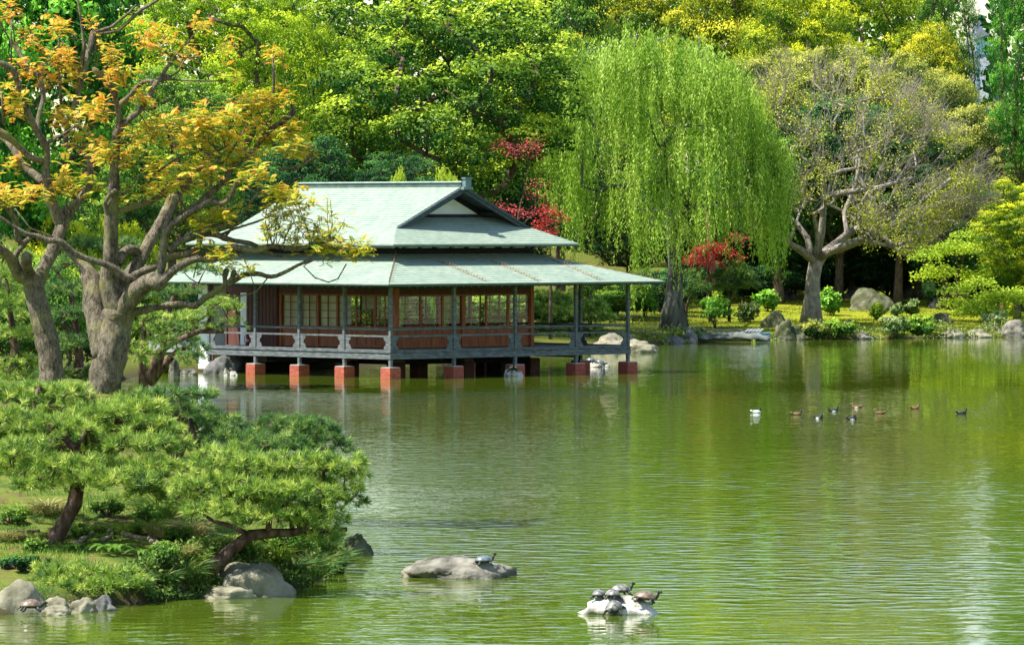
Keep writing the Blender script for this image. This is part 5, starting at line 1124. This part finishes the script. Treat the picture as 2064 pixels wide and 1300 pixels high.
shrub('leafy_plant', 'dark leafy plant behind the sloping boulder', 560, 1140, 100, 50, 'fern', 51, leaf=.06, n=2200, cat='plant')
shrub('leafy_plant', 'mossy green bush on the slope above the dark grass', 330, 1150, 80, 45, 'fern', 52, leaf=.045, n=2400, cat='plant')
shrub('leafy_plant', 'dark ivy patch above the left shore', 40, 1150, 110, 24, 'dark', 53, leaf=.06, n=1600, cat='plant')
shrub('leafy_plant', 'dense bush at the left behind the banded pine', 20, 900, 90, 50, 'vivid', 54, leaf=.1, n=2000, cat='plant')
# grass cover on the near bank
def cover(name, label, n, reg, mat, L, wd_, test, tip=(.2, .9)):
    global rng
    rng = np.random.default_rng(77); x = rng.uniform(reg[0], reg[1], n); y = rng.uniform(reg[2], reg[3], n)
    z = ground(x, y); k = (z > .12) & test(x, y); x, y, z = x[k], y[k], z[k]; n = len(x)
    D = unit(rng.normal(size=(n, 3))*.5+np.array((0, 0, 1.))); Lv = Leaves(); Lv.add(np.stack([x, y, z-.02], -1), D, rdir(n), L*rng.uniform(.5, 1.3, n), wd_, tip[0]+(tip[1]-tip[0])*rng.random(n)*(.5+.5*np.clip(sn(x, y, 1.1)+.4, 0, 1)))
    o = Lv.build(name, mat, None); return tag(o, label, 'grass', kind='stuff')
cover('grass', 'short patchy grass and moss on the near bank', 120000, (-14, -3, 92, 126), GR, .11, .016, lambda x, y: (sn(x, y, .9, 2)+sn(x, y, 2.3, 1)*.6+sn(x, y, 5.3, 1)*.4 > .0))
cover('grass', 'fine moss and grass on the far lawn', 60000, (5, 45, 286, 352), leaf_mat('lawn_blades', (.16, .22, .012), (.34, .38, .02), (.46, .46, .04), .3, .03), .10, .07, lambda x, y: sn(x, y, .5, 2) > -.6)
# tangled low plants along both water edges
def edge_cover(name, label, segs, n, hmax, leaf, mat, inset=(0., 1.6)):
    global rng
    rng = np.random.default_rng(88); Lv = Leaves(); a = SHa[segs[0]:segs[1]]; b = SHa[segs[0]+1:segs[1]+1]; ln = np.linalg.norm(b-a, axis=1)
    k = rng.choice(len(a), n, p=ln/ln.sum()); f = rng.random((n, 1)); p = a[k]*(1-f)+b[k]*f; dr = unit(b[k]-a[k]); nr = np.stack([-dr[:, 1], dr[:, 0]], -1); t = rng.uniform(*inset, n); p = p+nr*t[:, None]
    if segs[0] < 8 and False: p = p
    hh = hmax*np.clip(.35+.65*sn(p[:, 0], p[:, 1], 1.3, 2)+.35*sn(p[:, 0], p[:, 1], 3.1, 4), 0, 1)*np.clip(1-(t-inset[0])/(inset[1]-inset[0])*.3, 0, 1)
    pxx = p[:, 0]/p[:, 1]*F+CX; hh = np.where((pxx > 1375) & (pxx < 1620) & (p[:, 1] > 200), hh*.15, hh)
    keep = hh > .04; p = p[keep]; hh = hh[keep]; n = len(p); u = rng.random(n)**.6; z = np.maximum(ground(p[:, 0], p[:, 1]), 0)+hh*u
    Lv.add(np.stack([p[:, 0], p[:, 1], z], -1), rdir(n)+np.array((0, 0, -.2)), rdir(n), leaf*rng.uniform(.6, 1.3, n), leaf*.55, .15+.75*u*rng.uniform(.6, 1.1, n))
    return tag(Lv.build(name, mat), label, 'ground cover', kind='stuff')
MIXG = leaf_mat('tangled_leaves', (.03, .08, .015), (.17, .25, .04), (.42, .46, .12), .3, .08)
edge_cover('ground_cover', 'tangled low plants creeping over the stones along the far water edge', (19, 24), 42000, .95, .15, MIXG, (-.25, 1.5))
edge_cover('ground_cover', 'hanging grass and creepers along the rim of the near bank', (3, 9), 24000, .42, .10, leaf_mat('rim_leaves', (.02, .06, .012), (.08, .17, .02), (.25, .34, .06), .3, .08), (-.12, .7))
# exposed roots
for i, (lab, pts, r) in enumerate((
  ('pale surface root snaking right from the middle of the bank', [(215, 1075), (250, 1082), (280, 1095), (310, 1100), (335, 1112), (352, 1130)], .05), ('pale surface root below the banded pine', [(150, 1105), (170, 1090), (185, 1078), (215, 1072)], .045),
  ('thin dark root at the left of the bank', [(10, 1082), (40, 1080), (80, 1076)], .035), ('short forked root in the middle of the bank', [(205, 1100), (225, 1085), (228, 1072)], .035), ('long shadowed root towards the dark grass', [(300, 1098), (330, 1120), (360, 1150), (372, 1170)], .05), ('root above the left shore', [(5, 1148), (50, 1142), (90, 1140)], .05))):
    mb = MB(); P = [GP(*p) for p in pts]; mb.tube([tuple(p+np.array((0, 0, .03))) for p in P], [r*(1.1-.12*j) for j in range(len(P))], 7, noise=.3)
    tag(mb.build('root', BARKP if i in (2, 5) else noise_mat('pale_root', [(.3, (.14, .1, .07)), (.7, (.36, .29, .2))], 8, 7, .9, .6), None), lab, 'root')
mb = MB(); q = W(139, 1043, 104); mb.tube([q-np.array((.0, 0, .02)), q+np.array((.012, 0, .03))], .142, 14); tag(mb.build('cloth_band', WHT, None), 'pale band tied round the trunk of the leaning pine', 'band')

# ------------------------------------------------------------------ turtles
SHELLG = noise_mat('grey_shell', [(.35, (.06, .06, .055)), (.5, (.17, .165, .145)), (.65, (.30, .29, .25))], 14, 5, .4, .4, 20, (1, 1, 1), .5, .01)
SHELLB = noise_mat('blue_grey_shell', [(.3, (.06, .08, .09)), (.7, (.17, .21, .23))], 14, 5, .35, .4, 20, (1, 1, 1), .5, .01)
SHELLR = noise_mat('reddish_shell', [(.3, (.07, .05, .035)), (.5, (.16, .11, .075)), (.7, (.25, .19, .14))], 12, 5, .4, .4, 20, (1, 1, 1), .5, .01)
TSKIN = noise_mat('dark_turtle_skin', [(.4, (.02, .022, .02)), (.6, (.06, .07, .045)), (.72, (.16, .15, .05))], 30, 4, .5, .3, 30)
def turtle(label, p, heading, L=.30, sh=SHELLG, tilt=0., neck=.5, look=0., group=None, hskin=None):
    """p: point under the plastron; heading: direction the head points to"""
    mb = MB(); a = L/2; b = a*.78; h = a*.62
    def carap(q):
        z = q.z; q = q.copy()
        if z < 0: q.z = z*.18
        else: q.z = z**.9
        rim = 1+.10*math.exp(-((z-.02)/.16)**2)*(1+.25*math.cos(18*math.atan2(q.y, q.x)))
        q.x *= rim; q.y *= rim
        if z > 0: q.z *= 1+.07*math.exp(-(q.y/.12)**2)+.03*math.cos(q.x*14)
        return q
    z0 = .055*L/.3+.02
    mb.ell((0, 0, z0), (a, b, h), 0, 28, 16, fn=carap)
    mb.ell((0, 0, z0-.012), (a*.86, b*.8, h*.25), 1, 18, 8)
    nx_, nz_ = a*.98, z0+.01; hx, hz = nx_+a*.22*(1-neck*.35), nz_+a*(.1+neck*.5)
    mb.tube([(a*.6, 0, z0+.01), (nx_, 0, nz_+a*.08*neck), ((nx_+hx)/2+a*.05, 0, (nz_+hz)/2), (hx, look*a*.2, hz)], [a*.26, a*.23, a*.2, a*.18], 10, 1)
    mb.ell((hx+a*.10, look*a*.25, hz+a*.03), (a*.30, a*.2, a*.185), 1, 12, 8, fn=lambda q: Vector((q.x*(1 if q.x < 0 else 1.15), q.y*(1-.35*max(q.x, 0)), q.z*(1-.3*max(q.x, 0)))))
    for s in (-1, 1): mb.ell((hx+a*.2, look*a*.25+s*a*.12, hz+a*.07), (a*.03,)*3, 1, 6, 5)
    for sx_, rr in ((.62, .17), (-.62, .16)):
        for s in (-1, 1):
            fx = sx_*a*1.25; mb.tube([(sx_*a*.8, s*b*.55, z0-.005), (sx_*a*1.0, s*b*.98, z0*.55), (fx, s*b*1.18, .012), (fx+(.12*a if sx_ > 0 else -.14*a), s*b*1.25, .006)], [a*rr, a*rr*.9, a*rr*.75, a*rr*.45], 8, 1)
    mb.tube([(-a*.9, 0, z0-.01), (-a*1.2, .01, z0*.5), (-a*1.35, .02, .01)], [a*.08, a*.05, a*.015], 6, 1)
    o = mb.build('turtle', [sh, TSKIN]); o.location = tuple(p); o.rotation_euler = (0, -tilt, heading)
    return tag(o, label, 'turtle', group)
def on_top(px, py, d, obname=None):
    return W(px, py, d)
dR = F*HC/(1238-CY)
def surf(px, d_near, d_far, rocks, py_hint=None):
    """highest rock surface under a photo column"""
dg = bpy.context.evaluated_depsgraph_get()
def drop(px, py, names):
    """point of the rocks that the sight line through px,py meets"""
    org = Vector((0, 0, HC)); dirv = (Vector(W(px, py, 100))-org).normalized(); best = None
    for o in names:
        mi = o.matrix_world.inverted(); lo = mi @ org; ld = (mi.to_3x3() @ dirv).normalized()
        ok, loc, nor, _ = o.ray_cast(lo, ld)
        if ok:
            w = o.matrix_world @ loc
            if best is None or (w-org).length < (best-org).length: best = w
    return best
bpy.context.view_layer.update()
def find(lab):
    return [o for o in col.objects if o.get('label') == lab][0]
rw = find('white rock in the water crowded with five turtles'); rl = find('long low rock in the water carrying a single turtle')
def place(px, py, robj, fallback_d):
    q = drop(px, py, robj)
    return tuple(q) if q is not None else tuple(W(px, py, fallback_d))
G1 = 'turtles basking on the white rock'
turtle('small grey turtle at the left end of the five, facing away', place(1207, 1206, [rw], dR+.4), R(80), .27, SHELLG, 0, .6, group=G1)
turtle('beige grey turtle in the middle of the five, partly covering the one behind', place(1235, 1207, [rw], dR+.2), R(100), .31, SHELLG, 0, .5, group=G1)
turtle('largest grey turtle, its head raised at the right of the middle', tuple(np.array(place(1252, 1201, [rw], dR+.6))+np.array((0, .25, 0))), R(20), .34, SHELLG, 0, .9, group=G1)
turtle('brown turtle on the right slope of the white rock', place(1299, 1214, [rw], dR+.4), R(-8), .36, SHELLR, -.15, 1.1, group=G1)
turtle('dark headed turtle in front at the foot of the white rock, facing the water', place(1238, 1232, [rw], dR-.2), R(-105), .34, SHELLG, -.35, .1, group=G1)
turtle('lone blue grey turtle on the long low rock', place(975, 1138, [rl], F*HC/(1163-CY)+.2), R(12), .32, SHELLB, 0, 1.1)
turtle('reddish turtle on the shore stone at the bottom left', W(62, 1231, 92.3), R(10), .36, SHELLR, 0, .2)
turtle('basking turtle with raised shell in front of the middle brick pier', (W(1034, 748, 231.8)), R(-80), .45, noise_mat('sunlit_tan_shell', [(.3, (.3, .22, .13)), (.7, (.62, .54, .4))], 12, 5, .5, .3), .25, .6)
turtle('dark turtle on the white rock by the right piers, left one', W(1190, 731, 247), R(160), .42, SHELLB, 0, .4, group='two dark turtles between the right piers')
turtle('dark turtle on the white rock by the right piers, right one', W(1209, 735, 246.5), R(-20), .42, SHELLB, -.4, .4, group='two dark turtles between the right piers')

# ------------------------------------------------------------------ ducks
DB = noise_mat('black_feathers', [(.3, (.012, .012, .016)), (.7, (.03, .03, .035))], 20, 4, .5, .2)
DW = noise_mat('white_feathers', [(.3, (.72, .72, .72)), (.7, (.82, .82, .82))], 20, 4, .6, .2)
DBR = noise_mat('brown_feathers', [(.3, (.09, .045, .02)), (.7, (.24, .14, .07))], 25, 4, .6, .2)
DG = noise_mat('grey_bill', [(.3, (.16, .19, .22)), (.7, (.22, .26, .3))], 20, 2, .4, 0)
def duck(label, px, py, heading, body, flank, head, size=.37, tuck=False):
    d = F*HC/(py-CY); k = size/.42; e = MB()
    def bodyf(q):
        q = q.copy(); q.z += .35*max(-q.x-.3, 0)**1.2+.12*max(q.x, 0); q.y *= 1-.35*max(-q.x, 0); return q
    e.ell((0, 0, .045*k), (.2*k, .105*k, .075*k), 0, 18, 10, fn=bodyf)
    e.ell((.0, 0, .03*k), (.16*k, .112*k, .058*k), 1, 16, 8, fn=bodyf)
    e.tube([(-.15*k, 0, .07*k), (-.21*k, 0, .10*k), (-.255*k, 0, .115*k)], [.05*k, .035*k, .012*k], 8, 0)
    hx = .10*k if tuck else .165*k; hz = .15*k if tuck else .175*k
    e.tube([(.12*k, 0, .07*k), (.15*k, 0, .12*k), (hx, 0, hz)], [.058*k, .042*k, .036*k], 10, 2)
    e.ell((hx+.01*k, 0, hz+.012*k), (.052*k, .04*k, .04*k), 2, 12, 8)
    sg = -1 if tuck else 1
    e.tube([(hx+sg*.05*k, 0, hz+.004*k), (hx+sg*.08*k, 0, hz-.004*k), (hx+sg*.105*k, 0, hz-.008*k)], [.02*k, .019*k, .013*k], 8, 3)
    e.tube([(hx-.03*k, 0, hz+.03*k), (hx-.06*k, 0, hz+.02*k)], [.012*k, .004*k], 5, 2)
    o = e.build('duck', [body, flank, head, DG]); o.location = ((px-CX)/F*d, d, -.01); o.rotation_euler.z = heading
    return tag(o, label, 'duck', 'ducks resting on the open water')
duck('white flanked duck at the far left of the flock', 1524, 832, R(20), DW, DW, DB)
duck('brown duck second from the left of the flock', 1606, 836, R(5), DBR, DBR, DB)
duck('black and white duck lowest in the left half of the flock', 1650, 843, R(-40), DB, DW, DB)
duck('black duck with a white flank swimming right of the middle gap', 1680, 829, R(10), DB, DW, DB)
duck('pale breasted brown duck swimming highest in the flock', 1727, 822, R(175), DBR, DW, DBR)
duck('dark duck with white flank lowest in the flock, its head tucked', 1717, 846, R(10), DB, DW, DB, tuck=True)
duck('brown duck facing left in the right half of the flock', 1774, 834, R(185), DBR, DBR, DBR)
duck('brown duck alone, second from the right', 1844, 824, R(15), DBR, DBR, DBR)
duck('dark duck at the far right of the flock', 1938, 834, R(5), DB, DB, DB, .38)

# ------------------------------------------------------------------ old boat under its cover, moored at the bank
db = F*HC/(688-CY)-.5; bx0 = (1470-CX)/F*db
bt = empty('moored_boat', (bx0, db-1.2, .12), R(-3), 'old flat wooden boat half covered by a grey weathered sheet, moored by the far bank', 'boat')
HULL = noise_mat('yellowed_hull', [(.3, (.12, .11, .04)), (.7, (.28, .26, .12))], 3, 6, .8, .3); BLUEP = noise_mat('worn_blue_paint', [(.35, (.04, .2, .4)), (.6, (.25, .45, .6))], 5, 8, .6, .2)
SHEET = noise_mat('weathered_grey_sheet', [(.3, (.07, .085, .07)), (.7, (.22, .235, .21))], 3, 8, .9, .6, 8)
s = db/F
def hullmb(x0, x1, yw, z0, z1, rake=.4):
    mb = MB(); n = 14; V = []
    for i in range(n+1):
        f = i/n; x = x0+(x1-x0)*f; w = yw*math.sin(math.pi*(.12+.76*f))**.5; zz = z1+.10*(2*f-1)**2
        V += [(x, -w*.8, z0), (x, -w, zz), (x, w, zz), (x, w*.8, z0)]
    Fs = []
    for i in range(n): 
        for j in range(4): Fs.append((i*4+j, i*4+(j+1) % 4, (i+1)*4+(j+1) % 4, (i+1)*4+j))
    Fs += [(3, 2, 1, 0), tuple(n*4+j for j in range(4))]; mb.poly(V, Fs); return mb
hullmb(-62*s, 42*s, .6, -.1, .30).build('hull', HULL, bt)
hullmb(52*s, 80*s, .5, -.1, .36).build('stern', BLUEP, bt)
mb = MB(); n = 22; V = []
for i in range(n+1):
    f = i/n; x = (-88+168*f)*s; z = .50-.06*math.sin(f*7)+.14*(f < .2)*(1-f*5)+.03*math.sin(f*23)-.14*f
    for j in range(7):
        g = j/6*2-1; V.append((x, g*.75+.05*math.sin(i), z-.34*abs(g)**3-.02*math.sin(i*2.3+j)))
mb.poly(V, [(i*7+j, (i+1)*7+j, (i+1)*7+j+1, i*7+j+1) for i in range(n) for j in range(6)], 0, True)
shb = mb.build('cover_sheet', SHEET, bt); md = shb.modifiers.new('thick', 'SOLIDIFY'); md.thickness = .03
mb = MB()
for k in range(4): mb.box(((-60+k*1)*s, -.3+k*.18, .52+k*.004), ((20+k*3)*s, -.22+k*.18, .56+k*.004))
mb.build('plank', GREYW, bt)
for k in range(5):
    mb = MB(); mb.poly([((28+k*7)*s, -.35, .42), ((33+k*7)*s, -.35, .42), ((40+k*7)*s, .3, .56), ((35+k*7)*s, .3, .56), ((28+k*7)*s, -.35, .46), ((33+k*7)*s, -.35, .46), ((40+k*7)*s, .3, .60), ((35+k*7)*s, .3, .60)], [(3, 2, 1, 0), (4, 5, 6, 7), (0, 1, 5, 4), (1, 2, 6, 5), (2, 3, 7, 6), (3, 0, 4, 7)])
    mb.build('slat', noise_mat('pale_slat', [(.3, (.15, .165, .19)), (.7, (.26, .28, .31))], 3, 4, .7, .1), bt)
# wooden marker posts on the lawn
for lab, px, py, h in (('short orange wooden post behind the large lawn boulder', 1750, 602, 14), ('short wooden post right of the weeping maple', 2019, 628, 18), ('short wooden sign board under the weeping maple', 1935, 612, 14)):
    p = GP(px, py) if py > 610 else W(px, py, 349); s = p[1]/F; mb = MB(); w = .09 if px != 1935 else .22
    mb.box((-w, -.05, -1.0), (w, .05, h*s)); mb.poly([(-w-.02, -.07, h*s), (w+.02, -.07, h*s), (w+.02, .07, h*s), (-w-.02, .07, h*s), (0, 0, h*s+.08)], [(0, 1, 4), (1, 2, 4), (2, 3, 4), (3, 0, 4), (3, 2, 1, 0)])
    o = mb.build('marker_post', noise_mat('orange_wood', [(.3, (.25, .12, .05)), (.7, (.4, .2, .09))], 3, 4, .8, .1)); o.location = tuple(p); tag(o, lab, 'post')
# reddish trunk behind the pine sapling
mb = MB(); p = W(1433, 620, 340); mb.tube([p-np.array((0, 0, .6)), p+np.array((.03, 0, 2)), p+np.array((.0, 0, 4.4)), p+np.array((-.2, 0, 6))], [.34, .28, .26, .2], 10, noise=.15)
tag(mb.build('tree_trunk', noise_mat('red_bark', [(.3, (.1, .035, .03)), (.7, (.24, .09, .07))], 5, 7, .9, .6, 10, (1, 1, .3)), None), 'reddish bare trunk under the small red maple behind the willow', 'tree trunk')
mb = MB(); p = W(1872, 590, 356); mb.tube([p-np.array((0, 0, .8)), p+np.array((.03, 0, 3)), p+np.array((.1, 0, 6)), p+np.array((.5, 0, 11))], [.5, .42, .38, .25], 10, noise=.15)
tag(mb.build('tree_trunk', BARK, None), 'thick shaded trunk behind the small glossy shrub', 'tree trunk')
# white wall glimpsed left of the deck
mb = MB(); p0 = W(300, 735, 252); p1 = W(405, 735, 256); mb.box((p0[0], p0[1], .0), (p1[0], p0[1]+.3, 1.25)); mb.box((p0[0]-.05, p0[1]-.06, 1.252), (p1[0]+.05, p0[1]+.36, 1.33)); tag(mb.build('garden_wall', PLAST), 'low white garden wall at the left of the teahouse behind the pines', 'wall')
# far buildings seen through the gap of sky
GLB = noise_mat('blue_facade_glass', [(.3, (.15, .34, .46)), (.7, (.17, .37, .5))], .3, 3, .25, 0, spec=.6); GCN = noise_mat('grey_facade', [(.3, (.2, .23, .3)), (.7, (.22, .25, .32))], .5, 3, .8, .1)
def tower(label, pxa, pxb, pyt, d, mat, nfl):
    a = W(pxa, pyt, d); b = W(pxb, pyt, d); top = a[2]; e = empty('office_building', ((a[0]+b[0])/2, d, 0), 0, label, 'building'); hw = (b[0]-a[0])/2
    mb = MB(); mb.box((-hw, 0, -2), (hw, 14, top)); mb.box((-hw*.7, 2, top+.002), (hw*.2, 8, top+1.2)); mb.build('wall', GCN, e)
    for k in range(nfl):
        z = top-1.0-k*3.3; 
        if z < 12: break
        mw = MB(); m = 5
        for q in range(m): mw.box((-hw+hw*2*(q+.1)/m, -.06, z-1.9), (-hw+hw*2*(q+.9)/m, -.003, z)); 
        mw.build('window', mat, e)
tower('blue glass office tower in the gap of sky at the top right', 1968, 1996, 60, 620, GLB, 6)
tower('lower grey office building right of the glass tower', 1997, 2030, 112, 600, GCN, 4)
